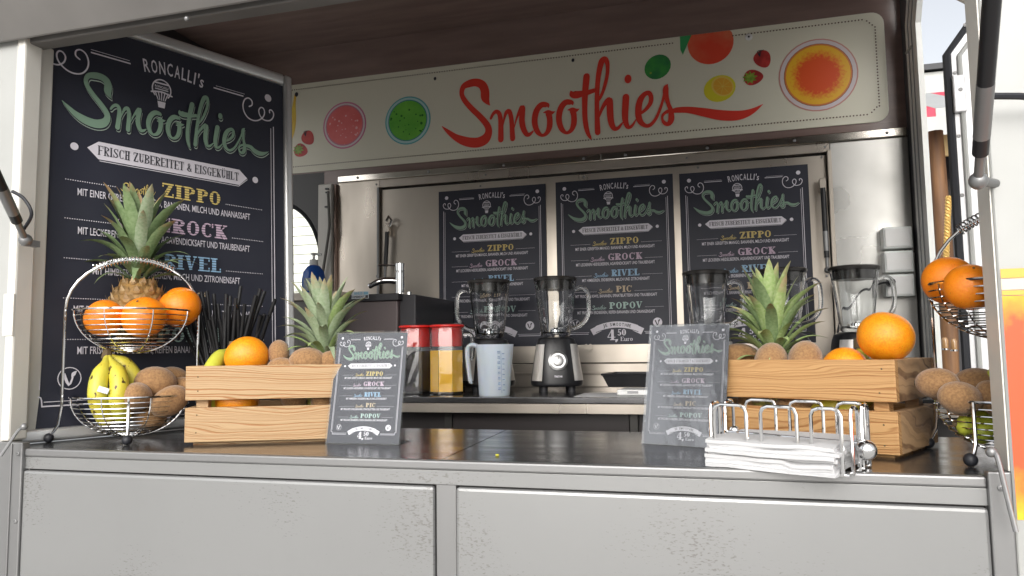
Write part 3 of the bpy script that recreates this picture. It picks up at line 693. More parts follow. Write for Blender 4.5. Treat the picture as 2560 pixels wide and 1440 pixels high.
pk0, pk1 = bu(1690,100)[0]-.005, bu(1822,100)[0]+.01
while x < BX1-BX0-.06:
    if not (pk0 < x < pk1): P_.disc(x, yt, .0026, n=8)
    P_.disc(x, yb, .0026, n=8); x += .0103
xr = BX1-BX0-.028; y = yt+.030
while y < yb-.025: P_.disc(xr, y, .0026, n=8); y += .0103
for k in range(3):
    P_.disc(xr-.024+.008*k, yt+.006+.008*k, .0026, n=8); P_.disc(xr-.024+.008*k, yb-.006-.008*k, .0026, n=8)
print_obj('dotted_border', P_, [mat('print_brown', (.10,.05,.03), .5)], ban, BM)['kind'] = 'stuff'
def foam_mat(name, c1, c2, c3, vs):
    m = mat(name, c1, .35, 0, c2, 14, contrast=(.35,.7)); n, L, b = nodes_of(m)
    tc = n.new('ShaderNodeTexCoord'); v = n.new('ShaderNodeTexVoronoi'); v.inputs['Scale'].default_value = vs; L.new(tc.outputs['Object'], v.inputs['Vector'])
    ns = n.new('ShaderNodeTexNoise'); ns.inputs['Scale'].default_value = 25; L.new(tc.outputs['Object'], ns.inputs['Vector'])
    sub = n.new('ShaderNodeMath'); sub.operation = 'MULTIPLY'; sub.inputs[1].default_value = .55; L.new(ns.outputs[0], sub.inputs[0])
    lt = n.new('ShaderNodeMath'); lt.operation = 'LESS_THAN'; L.new(v.outputs['Distance'], lt.inputs[0])
    s2_ = n.new('ShaderNodeMath'); s2_.operation = 'SUBTRACT'; s2_.inputs[1].default_value = .06; L.new(sub.outputs[0], s2_.inputs[0]); L.new(s2_.outputs[0], lt.inputs[1])
    mx = n.new('ShaderNodeMix'); mx.data_type = 'RGBA'; mx.inputs[7].default_value = (*c3, 1); L.new(b.inputs['Base Color'].links[0].from_socket, mx.inputs[6]); L.new(lt.outputs[0], mx.inputs[0]); L.new(mx.outputs[2], b.inputs['Base Color'])
    return m
def radial(name, cin, cout, rad, r0=.6):   # print that grades from the middle to its rim in the artwork
    m = mat(name, cin, .35, 0); n, L, b = nodes_of(m)
    tc = n.new('ShaderNodeTexCoord'); ln = n.new('ShaderNodeVectorMath'); ln.operation = 'LENGTH'; L.new(tc.outputs['Object'], ln.inputs[0])
    ns = n.new('ShaderNodeTexNoise'); ns.inputs['Scale'].default_value = 120; L.new(tc.outputs['Object'], ns.inputs['Vector'])
    mm_ = n.new('ShaderNodeMath'); mm_.operation = 'MULTIPLY_ADD'; mm_.inputs[1].default_value = rad*.45; L.new(ns.outputs[0], mm_.inputs[0]); L.new(ln.outputs['Value'], mm_.inputs[2])
    mr = n.new('ShaderNodeMapRange'); mr.inputs[1].default_value = rad*(r0+.22); mr.inputs[2].default_value = rad*1.16; L.new(mm_.outputs[0], mr.inputs[0])
    mx = n.new('ShaderNodeMix'); mx.data_type = 'RGBA'; mx.inputs[6].default_value = (*cin,1); mx.inputs[7].default_value = (*cout,1); L.new(mr.outputs[0], mx.inputs[0]); L.new(mx.outputs[2], b.inputs['Base Color'])
    return m
def drink(px, py, r, mats, rads, label):
    u, v = bu(px, py); root = None
    P_ = Print()
    for i, k in enumerate(rads): P_.mi = i; P_.disc(0, 0, r*k, lv=1+i*.5, n=36)
    o = print_obj('drink_picture', P_, mats, ban, BM @ Matrix.Translation((u, -v, 0)), label)
M_rimw = mat('print_rim_white', (.72,.64,.66), .4)
drink(2045,187,.125, [mat('print_rim_rose', (.62,.30,.26), .4), M_rimw, M_print_d, mat('print_rim_orange',(.70,.22,.06),.4), radial('print_orange_drink', (.82,.10,.02), (.90,.50,.03), .095, .62)], [1,.965,.865,.855,.81], 'picture of an orange drink seen from above')
drink(861,313,.096, [mat('print_rim_pink', (.62,.20,.33), .4), M_rimw, mat('print_rim_pink2', (.60,.22,.30), .4), foam_mat('print_pink_drink', (.84,.20,.20), (.78,.14,.14), (.92,.50,.50), 60)], [1,.94,.87,.82], 'picture of a pink drink seen from above')
drink(1019,301,.096, [mat('print_rim_teal', (.10,.42,.45), .4), mat('print_rim_pale', (.45,.66,.66), .4), mat('print_rim_teal2', (.05,.25,.27), .4), foam_mat('print_green_drink', (.18,.55,.07), (.10,.42,.05), (.02,.16,.02), 55)], [1,.95,.86,.82], 'picture of a green drink seen from above')
def blob(pr, u, v, rx, ry, ang, n=22, p=0, lv=1, clip=None):
    pts = []
    for k in range(n):
        a = 2*math.pi*k/n; r = 1-p*math.cos(a)*.5
        x_, y_ = rx*math.cos(a)*(1), ry*math.sin(a)*r
        c, s = math.cos(ang), math.sin(ang); uu, vv = u+x_*c-y_*s, v+x_*s+y_*c
        if clip is not None: vv = max(vv, clip)
        pts.append((uu, vv))
    pr.poly(pts, lv)
def straw_berry(px, py, ang, green):
    P_ = Print(); P_.mi = 0; blob(P_, 0, 0, .032, .027, ang, p=.5)
    P_.mi = 1
    cx, cy = -.012*math.cos(ang), -.012*math.sin(ang)
    if green:
        for k in range(9):
            a = ang+math.pi*.4+k*math.pi*2/9; P_.stroke([(cx, cy, .007), (cx+.014*math.cos(a), cy+.014*math.sin(a), .009), (cx+.025*math.cos(a), cy+.022*math.sin(a), .001)], 2, 2, round_=False)
    else:
        P_.mi = 2
        for k in range(3): P_.stroke([(cx-.004, cy, .003), (cx-.012+.006*k, cy-.018, .003), (cx-.002+.006*k, cy-.022, .001)], 2, 2, round_=False)
    u, v = bu(px, py)
    print_obj('strawberry_picture', P_, [mat('print_berry', (.36,.03,.03), .4, 0, (.62,.06,.05), 25), mat('print_leaf', (.30,.42,.06), .4, 0, (.14,.26,.03), 90), M_print_d], ban, BM @ Matrix.Translation((u, -v, 0)), 'picture of a strawberry')
straw_berry(770,345,R_(50),0); straw_berry(752,376,R_(20),1); straw_berry(1907,148,R_(65),0); straw_berry(1884,193,R_(0),1)
P_ = Print(); blob(P_, 0, 0, .048, .043, R_(-35)); P_.mi = 1; P_.disc(-.025,.020,.004,lv=2,n=10)
u, v = bu(1644,167); print_obj('lime_picture', P_, [mat('print_lime', (.06,.34,.07), .4, 0, (.02,.14,.08), 16, contrast=(.4,.7)), M_leaf if False else mat('print_leaf2', (.30,.42,.06), .4)], ban, BM @ Matrix.Translation((u, -v, 0)), 'picture of a green lime')
P_ = Print(); blob(P_, 0, 0, .054, .047, R_(-15)); P_.mi = 1; blob(P_, .010, -.007, .040, .034, R_(40), lv=2)
P_.mi = 2; blob(P_, .011, -.006, .034, .028, R_(40), lv=3)
P_.mi = 1
for k in range(4): a = k*math.pi/4+.2; P_.stroke([(.011-.031*math.cos(a), -.006-.028*math.sin(a), .0013), (.011+.031*math.cos(a), -.006+.028*math.sin(a), .0013)], 4, 0, round_=False)
u, v = bu(1799,221); print_obj('lemon_picture', P_, [mat('print_lemon', (.76,.68,.04), .4), mat('print_pith', (.84,.62,.12), .4), mat('print_flesh', (.84,.44,.05), .4)], ban, BM @ Matrix.Translation((u, -v, 0)), 'picture of a cut lemon')
u, v = bu(1776,106); P_ = Print(); blob(P_, 0, 0, .078, .078, 0, 34, clip=-v+.001); P_.mi = 1
u2, v2 = bu(1716,98); u2 -= u; v2 -= v
P_.poly([(u2-.022, max(-v+.001, v2-.03)), (u2+.018, -v+.001), (u2+.002, v2+.02), (u2-.014, v2+.055), (u2-.022, v2+.035)])
print_obj('peach_picture', P_, [mat('print_peach', (.80,.20,.10), .4, 0, (.80,.08,.04), 9, contrast=(.35,.6)), mat('print_leaf3', (.05,.36,.12), .4)], ban, BM @ Matrix.Translation((u, -v, 0)), 'picture of a peach with a leaf')
P_ = Print(); pts = [(738,238),(735,262),(731,300),(722,335),(705,362),(690,380)]; ws = [.009,.013,.03,.042,.046,.04]
pp = [(*bu(*p), w_*1.1) for p, w_ in zip(pts, ws)]; P_.stroke(pp, 1, 4)
P_.mi = 1; a_ = bu(741,236); P_.disc(a_[0], a_[1], .008, .010, 2, 10)
print_obj('banana_picture', P_, [mat('print_banana', (.78,.50,.06), .4, 0, (.80,.62,.08), 12), M_print_d], ban, BM, 'picture of a banana')
for k, p in enumerate(((1087,196),(1432,150),(1872,92))):
    u, v = bu(*p)
    if k < 2: o = obj('fixing_hole', MB().ball((u, .0045, -v), .0075, 10, (.8,.3,1)), M_print_d, ban)
    else:
        o = obj('washer_screw', MB().lathe([(.0125,0),(.0125,.001),(.008,.003),(.0035,.0035)], 16, m4=Matrix.Translation((u, .0036, -v)) @ PV), M_whitepl, ban)
        obj('screw_head', MB().ball((u, .0002, -v), .004, 8, (1,.4,1)), M_print_d, o)

# ------------------------------------------------------------------ menu poster design (unit width, 1.414 high)
# affine from banner plane to poster design
def solve3(src, dst):
    A = Matrix([(x, y, 1) for x, y in src]); return A.inverted() @ Vector(dst)
_src = [_tip, _stop, _et]
cu_ = solve3(_src, (.107, .237, .733)); cv_ = solve3(_src, (.288, .157, .339))
pfx = lambda x, z: cu_[0]*x+cu_[1]*z+cu_[2]
pfy = lambda x, z: cv_[0]*x+cv_[1]*z+cv_[2]
WSC = cu_[0]
ITEMS = [('ZIPPO', .461, .703, .568, .053, 2, 'MIT EINER GEREIFTEN MANGO, BANANEN, MILCH UND ANANASSAFT', .165, .835, .610),
         ('GROCK', .441, .730, .703, .055, 3, 'MIT LECKEREN HEIDELBEEREN, AGAVENDICKSAFT UND TRAUBENSAFT', .168, .832, .745),
         ('RIVEL', .468, .702, .840, .055, 4, 'MIT HIMBEEREN, ERDBEEREN, MILCH UND ZITRONENSAFT', .218, .786, .881),
         ('PIC', .504, .638, .976, .052, 5, 'MIT FRISCHEN KIWIS, BANANEN, SPINATBLÄTTERN UND TRAUBENSAFT', .158, .844, 1.017),
         ('POPOV', .444, .720, 1.115, .054, 6, 'MIT FRISCHEN ERDBEEREN, REIFEN BANANEN UND ORANGENSAFT', .172, .822, 1.156)]
PM = [M_print_w, M_print_d, M_yel, M_pink, M_blue, M_sand, M_mint, M_green, M_greeno, M_navy]
def curl_pts(mirror=False):
    raw = [(150,215),(152,187),(120,175),(85,200),(92,250),(140,300),(210,322),(265,320),(312,290),(328,240),(300,200),(262,192),(236,218),(242,268),(282,318),(350,362),(430,382),(510,370),(565,320),(580,250),(550,180),(490,147),(440,165),(438,210),(482,240)]
    pts = [(x_, y_-.10*(x_-80)) for x_, y_ in raw]
    xs = [p[0] for p in pts]; ys = [p[1] for p in pts]
    out = [(.045+(p[0]-min(xs))/(max(xs)-min(xs))*.148, .088+(p[1]-min(ys))/(max(ys)-min(ys))*.092) for p in pts]
    return [(1-.002-p[0], p[1]) for p in out] if mirror else out
def build_design():
    P = {}
    # border
    b = Print(); P['border_lines'] = b
    for mir in (False, True):
        b.stroke([(x_, y_, .0055) for x_, y_ in curl_pts(mir)], 1, 4)
    for a0, a1 in ((.200,.340),(.672,.807)): b.rect(a0,.084,a1,.089); b.rect(a0+(.0 if a0 < .5 else .01),.075,a1-(.004 if a0 < .5 else -.006),.0768)
    for x0, x1 in ((.046,.0505),(.9495,.954)): b.rect(x0,.185,x1,1.292)
    for x0, x1 in ((.0600,.0630),(.9370,.9400)): b.rect(x0,.195,x1,1.270)
    b.rect(.068,1.322,.262,1.3265); b.rect(.738,1.322,.932,1.3265); b.rect(.075,1.309,.268,1.3115); b.rect(.730,1.309,.925,1.3115)
    for s_ in (0, 1):
        pts = [(.048,1.292),(.066,1.296),(.070,1.322)]; b.stroke([((x_ if not s_ else 1-x_), y_, .0042) for x_, y_ in pts], 1, 3, round_=False)
    for x_, y_ in ((.078,.063),(.926,.063)): b.disc(x_, y_, .0165)
    for x_, y_ in ((.152,.440),(.861,.436)): b.disc(x_, y_, .0135)
    # name
    nm = Print(); P['name_lettering'] = nm
    s_ = "RONCALLI's"; n = len(s_); Rr = .62; cx = .508; cy = .090+Rr; wid = .285
    adv = [.030,.031,.032,.030,.030,.025,.025,.016,.013,.02]; tot = sum(adv); x_ = -tot/2
    for ch, a_ in zip(s_, adv):
        xm = x_+a_/2; th = xm/Rr*.95; px_, py_ = cx+Rr*math.sin(th), cy-Rr*math.cos(th)
        tw = {'I':.006,"'":.006,'s':.016}.get(ch, a_*.74)
        capn = .050 if ch not in "s'" else .050
        c_, s2 = math.cos(th), math.sin(th)
        put_text(nm, ch, px_-tw/2*c_, None, py_-tw/2*s2+.0, capn, 1, .01, rot=th, tw=tw/(text_geo(ch,.01)[3]-text_geo(ch,.01)[2])); x_ += a_
    # balloon emblem
    e = Print(); P['balloon_emblem'] = e; ex, ey = .458, .113
    e.stroke([(ex+.036*math.cos(a), ey+.040+.038*math.sin(a), .005) for a in [math.pi*.75-k*math.pi*1.5/12*-1 for k in range(13)]], 1, 2)
    e.rect(ex-.027,ey+.014,ex+.027,ey+.020); put_text(e, 'RONCALLI', ex-.026, ex+.026, ey+.035, .009, 1, .02); e.rect(ex-.026,ey+.039,ex+.026,ey+.043)
    for k in range(5): xx = (k-2)*.0105; e.stroke([(ex+xx*1.25, ey+.050, .0045), (ex+xx*.6, ey+.084, .003)], 1, 0, round_=False)
    e.stroke([(ex-.040,ey+.058,.006),(ex,ey+.050,.006),(ex+.040,ey+.058,.006)], 2, 3)
    e.poly([(ex-.016,ey+.088),(ex+.016,ey+.088),(ex+.012,ey+.112),(ex-.012,ey+.112)])
    # title, with its thin pale drop line
    t = Print(); P['title_lettering'] = t
    t.mi = 8; script_word(t, 'SmopthiesP', pfx, pfy, WSC, 1, 3, .0055, .0065)
    t.mi = 9; script_word(t, 'SmopthiesP', pfx, pfy, WSC, 1.8, 3, .0032, .0040)
    t.mi = 7; script_word(t, 'SmopthiesP', pfx, pfy, WSC*.97, 2.8, 4)
    # arrow box
    a = Print(); P['slogan_ribbon'] = a
    a.mi = 0; a.poly([(.194,.435),(.232,.406),(.787,.406),(.823,.436),(.787,.470),(.232,.470)]); a.rect(.236,.474,.784,.4765); 
    a.stroke([(.784,.4752,.0025),(.824,.441,.0025)],1,0,round_=False)
    a.mi = 1; slab(a, 'FRISCH ZUBEREITET & EISGEKÜHLT', .229, .783, .454, .034, T=.19, t=.065, lv=2)
    # items
    it = Print(); P['menu_lettering'] = it
    for nme, u0, u1, vb, cap, mi, desc, d0, d1, db in ITEMS:
        it.mi = mi; slab(it, nme, u0, u1, vb, cap, T=.27, t=.08, lv=1, inline=9, inl=5)
        for s0, s1 in ((.125, u0-.165), (u1+.022, .893)):
            it.mi = 0; k = s0
            while k < s1: it.rect(k, vb-.010, k+.0035, vb-.0068); k += .0078
        it.mi = mi if mi != 6 else 6
        sx = .0; k = .130/(.72)
        fx = lambda x, z: u0-.152+(pfx(x, z)-.107)*.178*1.04; fy = lambda x, z: vb+.004+(pfy(x, z)-.339)*.19
        script_word(it, 'Smopthie', fx, fy, WSC*.145, 1, 2)
        it.mi = 0; put_text(it, desc, d0, d1, db, .0255, 1, .006)
    # vegetarian marks
    for cx, fill in ((.152, False), (.840, True)):
        vm = Print(); P['leaf_mark_round' if fill else 'leaf_mark'] = vm
        cy = 1.236
        if fill: vm.mi = 0; vm.disc(cx, cy, .038, n=24)
        else: vm.mi = 0; vm.stroke([(cx+.036*math.cos(k*math.pi/12), cy+.036*math.sin(k*math.pi/12), .003) for k in range(25)], 1, 0, round_=False)
        vm.mi = 1 if fill else 0
        vm.stroke([(cx-.018,cy-.014,.010),(cx-.002,cy+.022,.008),(cx+.010,cy-.004,.005)], 2, 3)
        vm.stroke([(cx+.006,cy-.002,.001),(cx+.012,cy-.014,.013),(cx+.022,cy-.024,.001)], 2, 3, round_=False)
    # price ribbon
    r = Print(); P['price_ribbon'] = r
    r.mi = 0
    for s_ in (-1, 1):
        c = .503; r.poly([(c+s_*.225,1.285),(c+s_*.150,1.248),(c+s_*.130,1.300),(c+s_*.200,1.335)], .8)
    r.mi = 9
    top = [(.503+.178*k/8, 1.222+.036*(k/8)**2) for k in range(-8, 9)]
    for i in range(16):
        (x0, y0), (x1, y1) = top[i], top[i+1]; r.poly([(x0,y0-.003),(x1,y1-.003),(x1,y1+.057),(x0,y0+.057)], 1.5)
    r.mi = 0
    for i in range(16):
        (x0, y0), (x1, y1) = top[i], top[i+1]; r.poly([(x0,y0),(x1,y1),(x1,y1+.052),(x0,y0+.052)], 2.2)
    r.mi = 1
    s_ = 'JE SMOOTHIE'; adv = [.020,.022,.016,.022,.028,.024,.024,.022,.024,.012,.02]; x_ = .503-sum(adv)/2
    for ch, a_ in zip(s_, adv):
        xm = x_+a_/2; yy = 1.222+.036*((xm-.503)/.178)**2; th = math.atan(2*.036*(xm-.503)/.178**2)
        if ch != ' ': put_text(r, ch, xm-a_*.36, None, yy+.037, .026, 3, .02, rot=th, tw=(a_*.72)/(text_geo(ch,.02)[3]-text_geo(ch,.02)[2]))
        x_ += a_
    r.mi = 0
    slab(r, '4', .420, .488, 1.378, .088, T=.22, t=.07); slab(r, ',', .490, .503, 1.380, .07, T=.5, t=.2)
    slab(r, '50', .507, .578, 1.340, .052, T=.24, t=.08); slab(r, 'Euro', .530, .632, 1.386, .034, T=.2, t=.07)
    return {k: v for k, v in P.items()}
DESIGN = build_design()
DMESH = {}
for k, pr in DESIGN.items():
    me = bpy.data.meshes.new(k); me.from_pydata(pr.v, [], pr.f)
    for m_ in PM: me.materials.append(m_)
    me.polygons.foreach_set('material_index', pr.m); me.update(); DMESH[k] = me
def add_design(parent, W, m4, skip=()):
    for k, me in DMESH.items():
        if k in skip: continue
        o = bpy.data.objects.new(k.replace('_round',''), me); C.objects.link(o); o.parent = parent; o.matrix_local = m4 @ Matrix.Diagonal((W, W, 1, 1))
        if k == 'border_lines': o['kind'] = 'stuff'

sheet = None
PLAB = ['left of three dark posters on the back hatch, two blenders in front of it', 'middle dark menu poster on the back hatch, its price ribbon fully visible', 'right dark menu poster on the back hatch, behind the pineapple of the right crate']
for k, (px_, py_) in enumerate(((1096.3,479.6),(1388.4,456),(1697.6,434.7))):
    q = atY(px_, py_, 1.508)
    t = thing('menu_poster', PLAB[k], 'poster', (q.x, 1.5095, q.z), 0, 'dark menu posters on the back hatch')
    obj('poster_sheet', MB().bx(0, .42, 0, .0022, -.594, 0), M_navy, t, smooth=False)
    t.rotation_euler = (0, 0, R_((-.25, .3, -.15)[k]))
    add_design(t, .42, Matrix.Translation((0, -.0001, 0)) @ PV)
# big framed poster on the left, leaning along the inner corner
SCL = 1.035
base = O+(Vector((-1.309, .008, 2.010))-O)*SCL; ang = R_(67.6); lean = R_(2.16)
W_, H_ = .587*SCL, .594*SCL
t = thing('framed_menu_poster', 'large dark menu poster in a silver frame standing on the counter, far left', 'poster', base)
fm = Matrix.Rotation(ang, 4, 'Z') @ Matrix.Rotation(-lean, 4, 'X')
t.matrix_world = Matrix.Translation(base) @ fm
FH = 1.414*H_; botz = -(base.z-CT-.0275)/math.cos(lean)
FH2 = -botz
obj('poster_sheet', MB().bx(-.004, W_+.002, .0005, .004, botz+.0, .008), M_navy, t, smooth=False)
for k, me in DMESH.items():
    o = bpy.data.objects.new(k.replace('_round',''), me); C.objects.link(o); o.parent = t; o.matrix_local = PV @ Matrix.Diagonal((W_, H_, 1, 1))
    if k == 'border_lines': o['kind'] = 'stuff'
M_frame = mat('silver_frame', (.70,.70,.69), .38, .7)
fw2 = .030
for (x0, x1, z0, z1) in ((-.004-fw2, -.004, botz-.026, .008+fw2), (W_+.002, W_+.002+fw2*.8, botz-.026, .008+fw2)):
    obj('frame_rail', MB().bx(x0, x1, -.010, .014, z0, z1), M_frame, t, bevel=.007, segs=4)
for (z0, z1) in ((.0085, .008+fw2), (botz-.026, botz)):
    obj('frame_rail', MB().bx(-.0035, W_+.0015, -.0095, .013, z0, z1), M_frame, t, bevel=.007, segs=4)
obj('back_board', MB().bx(-.004, W_+.002, .0042, .012, botz, .008), M_grey, t, smooth=False)

# ------------------------------------------------------------------ small acrylic menu stands on the counter
def menu_stand(name_label, a, b, top_lean, W=.150, H=.213, wrinkle=False):
    a = Vector(a); b = Vector(b); ang = math.atan2(b.y-a.y, b.x-a.x)
    t = thing('menu_stand', name_label, 'menu stand', (a.x, a.y, CT), ang, 'small clear menu stands on the counter')
    lm = Matrix.Rotation(-top_lean, 4, 'X')
    mb = MB(); mb.box(None, (W, .0016, H), mat4=lm @ Matrix.Translation((W/2, 0, H/2)))
    mb.box(None, (W, .0016, H), mat4=lm @ Matrix.Translation((W/2, .0052, H/2)))
    mb.box(None, (W, .0068, .0016), mat4=lm @ Matrix.Translation((W/2, .0026, H+.0008)))
    mb.box((W/2, .036, .001), (W, .070, .002))
    mat_ = M_acr
    obj('acrylic_holder', mb, mat_, t, smooth=False)
    obj('menu_card', MB().box(None, (W-.004, .0006, H-.004), mat4=lm @ Matrix.Translation((W/2, .0030, H/2))), M_navy, t, smooth=False)
    add_design(t, W-.004, lm @ Matrix.Translation((.002, .0023, H-.002)) @ PV @ Matrix.Diagonal((1, 1, .3, 1)))
    if wrinkle:
        # loose clear film in front of the card, creased
        n1, n2 = 60, 80; random.seed(5); vs = []; fs = []
        from mathutils import noise
        for j in range(n2+1):
            for i in range(n1+1):
                x_, z_ = i/n1*W, j/n2*H; d = noise.ridged_multi_fractal(Vector((x_*30+z_*14, z_*16-x_*5, 3.1)), .9, 2.1, 4, 1, 2)*.00016
                vs.append((x_, -.0028-d*.9, z_))
        for j in range(n2):
            for i in range(n1): k = j*(n1+1)+i; fs.append((k, k+1, k+n1+2, k+n1+1))
        mb = MB(); mb.add([lm @ Vector(v) for v in vs], fs)
        film = thin_clear('clear_film', 6.5, .09)
        o = obj('creased_film', mb, film, t)
    return t
menu_stand('clear menu stand leaning at the end of the left crate, beside the juice jugs', atZ(812,1109,CT), atZ(1012,1113,CT), R_(12), .150, .2135)
menu_stand('creased reflective menu stand left of the napkin tray and right crate', atZ(1605,1109,CT), atZ(1780,1121,CT), R_(13), .152, .2175, wrinkle=True)

# ------------------------------------------------------------------ wooden crates
def wood_mat(name, c1, c2, lines):
    m = mat(name, c1, .55); n, L, b = nodes_of(m)
    tc = n.new('ShaderNodeTexCoord'); oi = n.new('ShaderNodeObjectInfo')
    ml = n.new('ShaderNodeVectorMath'); ml.operation = 'SCALE'; ml.inputs[0].default_value = (3.1,1.7,2.3); L.new(oi.outputs['Random'], ml.inputs['Scale'])
    ad = n.new('ShaderNodeVectorMath'); ad.operation = 'ADD'; L.new(tc.outputs['Object'], ad.inputs[0]); L.new(ml.outputs[0], ad.inputs[1])
    mp = n.new('ShaderNodeMapping'); mp.inputs['Scale'].default_value = (.8, 3.0, 5.0); L.new(ad.outputs[0], mp.inputs[0])
    ns = n.new('ShaderNodeTexNoise'); ns.inputs['Scale'].default_value = 2.2; ns.inputs['Detail'].default_value = 3; L.new(mp.outputs[0], ns.inputs['Vector'])
    sp = n.new('ShaderNodeSeparateXYZ'); L.new(ad.outputs[0], sp.inputs[0])
    am = n.new('ShaderNodeMath'); am.operation = 'MULTIPLY_ADD'; am.inputs[1].default_value = .11; L.new(ns.outputs[0], am.inputs[0]); L.new(sp.outputs[2], am.inputs[2])
    am1 = n.new('ShaderNodeMath'); am1.operation = 'MULTIPLY_ADD'; am1.inputs[1].default_value = .35; L.new(sp.outputs[1], am1.inputs[0]); L.new(am.outputs[0], am1.inputs[2])
    # uneven ring widths: noise of the ring coordinate, in place of a regular sine
    cb = n.new('ShaderNodeTexNoise'); cb.noise_dimensions = '1D'; cb.inputs['Scale'].default_value = lines; cb.inputs['Detail'].default_value = 2.5; cb.inputs['Roughness'].default_value = .45; L.new(am1.outputs[0], cb.inputs['W'])
    mr = n.new('ShaderNodeMapRange'); mr.inputs[1].default_value = .46; mr.inputs[2].default_value = .66; L.new(cb.outputs[0], mr.inputs[0])
    n2 = n.new('ShaderNodeTexNoise'); n2.inputs['Scale'].default_value = 9; L.new(mp.outputs[0], n2.inputs['Vector'])
    mr2 = n.new('ShaderNodeMapRange'); mr2.inputs[1].default_value = .3; mr2.inputs[2].default_value = .65; mr2.inputs[3].default_value = .6; L.new(n2.outputs[0], mr2.inputs[0])
    mu = n.new('ShaderNodeMath'); mu.operation = 'MULTIPLY'; L.new(mr.outputs[0], mu.inputs[0]); L.new(mr2.outputs[0], mu.inputs[1])
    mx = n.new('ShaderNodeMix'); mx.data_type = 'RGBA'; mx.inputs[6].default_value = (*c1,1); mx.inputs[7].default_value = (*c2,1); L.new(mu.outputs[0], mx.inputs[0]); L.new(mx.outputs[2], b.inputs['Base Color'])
    bp = n.new('ShaderNodeBump'); bp.inputs['Strength'].default_value = .4; bp.inputs['Distance'].default_value = .001; bp.invert = True; L.new(mr.outputs[0], bp.inputs['Height']); L.new(bp.outputs[0], b.inputs['Normal'])
    return m
M_stem = mat('dry_stem', (.12,.085,.045), .8)
M_woodL = wood_mat('scorched_pine_pale', (.44,.295,.155), (.30,.13,.04), 290)
M_woodR = wood_mat('scorched_pine_amber', (.49,.285,.12), (.28,.12,.035), 300)
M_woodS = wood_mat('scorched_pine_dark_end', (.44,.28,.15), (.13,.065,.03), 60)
def crate(label, loc, rz, wood, side, L_=.35, D_=.205, H_=.152):
    t = thing('wooden_crate', label, 'crate', loc, rz, 'pine crates of fruit on the counter')
    sh, th = .068, .014
    for z0 in (.0, H_-sh):
        z0 = max(z0, .006)
        obj('long_slat', MB().bx(0, L_, 0, th, z0, z0+sh-.004), wood, t, bevel=.001)
        obj('long_slat', MB().bx(0, L_, D_-th, D_, z0, z0+sh-.004), wood, t, bevel=.001)
        for x0 in (.0, L_-th):
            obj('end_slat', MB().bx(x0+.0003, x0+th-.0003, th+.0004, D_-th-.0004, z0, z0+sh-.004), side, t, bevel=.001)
    for sl in [c_ for c_ in children(t) if c_.name.startswith('long_slat') and c_.data.vertices[0].co.y < .1]:
        z0 = min(v.co.z for v in sl.data.vertices)
        for x0 in (.020, L_-.022):
            for dz in (.016, .047): obj('nail', MB().ball((x0+random.uniform(-.003,.003), -.0002, z0+dz+random.uniform(-.004,.004)), .0015, 8, (1,.3,1)), M_stem, sl)
    for x0 in (th+.002, L_-th-.024):
        for y0 in (th+.001, D_-th-.023): obj('corner_block', MB().bx(x0, x0+.022, y0, y0+.022, .007, H_-.012), side if y0 > .1 else wood, t, bevel=.001)
    for k in range(4):
        y0 = th+.001+k*(D_-2*th)/4; obj('floor_board', MB().bx(.012, L_-.012, y0, y0+(D_-2*th)/4-.004, 0, .0058), wood, t)
    return t
LA = R_(23)
cl = atZ(460,1115,CT)
crate_l = crate('pale scorched pine crate of fruit at the left, its right end behind a menu stand', (cl.x, cl.y, CT), LA, M_woodL, M_woodL)
RA = R_(-28); cr = Vector((.246, .128, CT)); L2 = .35
cr0 = cr-Vector((math.cos(RA), math.sin(RA), 0))*L2
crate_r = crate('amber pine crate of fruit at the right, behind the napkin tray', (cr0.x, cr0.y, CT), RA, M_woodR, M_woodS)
def in_crate(root, ang, x_, y_, z_):
    o = Vector(root); return Vector((o.x+x_*math.cos(ang)-y_*math.sin(ang), o.y+x_*math.sin(ang)+y_*math.cos(ang), CT+z_))
def pix_on_plane_crate(root, ang, px_, py_, ydepth):
    nrm = Vector((-math.sin(ang), math.cos(ang), 0)); P0 = Vector((root[0], root[1], CT))+nrm*ydepth
    v = ray(px_, py_); return O+v*((P0-O).dot(nrm)/v.dot(nrm))

# ------------------------------------------------------------------ fruit
M_orange = mat('orange_peel', (.86,.27,.008), .36, 0, (.84,.21,.006), 12, bump=.35, bscale=420, bdist=.0012, sss=.12, coat=.15)
M_orange2 = mat('orange_peel_yellow', (.90,.36,.012), .34, 0, (.86,.25,.008), 14, bump=.35, bscale=420, bdist=.0012, sss=.12, coat=.15)
M_kiwi = mat('kiwi_skin', (.37,.205,.085), .8, 0, (.24,.125,.05), 7, bump=.45, bscale=380, bdist=.0012, sheen=.35)
M_stem = mat('dry_stem', (.16,.11,.05), .8)
M_ban = mat('banana_peel', (.66,.52,.045), .42, 0, (.52,.50,.07), 14, bump=.1, bscale=60)
def spots(m, c, sc_, thr):
    n, L, b = nodes_of(m); tc = n.new('ShaderNodeTexCoord'); mp = n.new('ShaderNodeMapping'); mp.inputs['Scale'].default_value = (1,1,.5); L.new(tc.outputs['Object'], mp.inputs[0])
    v = n.new('ShaderNodeTexNoise'); v.inputs['Scale'].default_value = sc_; v.inputs['Detail'].default_value = 3; L.new(mp.outputs[0], v.inputs['Vector'])
    mr = n.new('ShaderNodeMapRange'); mr.inputs[1].default_value = thr; mr.inputs[2].default_value = thr+.03; L.new(v.outputs[0], mr.inputs[0])
    mx = n.new('ShaderNodeMix'); mx.data_type = 'RGBA'; mx.inputs[7].default_value = (*c,1); L.new(b.inputs['Base Color'].links[0].from_socket, mx.inputs[6]); L.new(mr.outputs[0], mx.inputs[0]); L.new(mx.outputs[2], b.inputs['Base Color'])
spots(M_ban, (.07,.035,.012), 60, .61)
M_bang = mat('banana_green', (.42,.50,.05), .42, 0, (.50,.52,.06), 10)
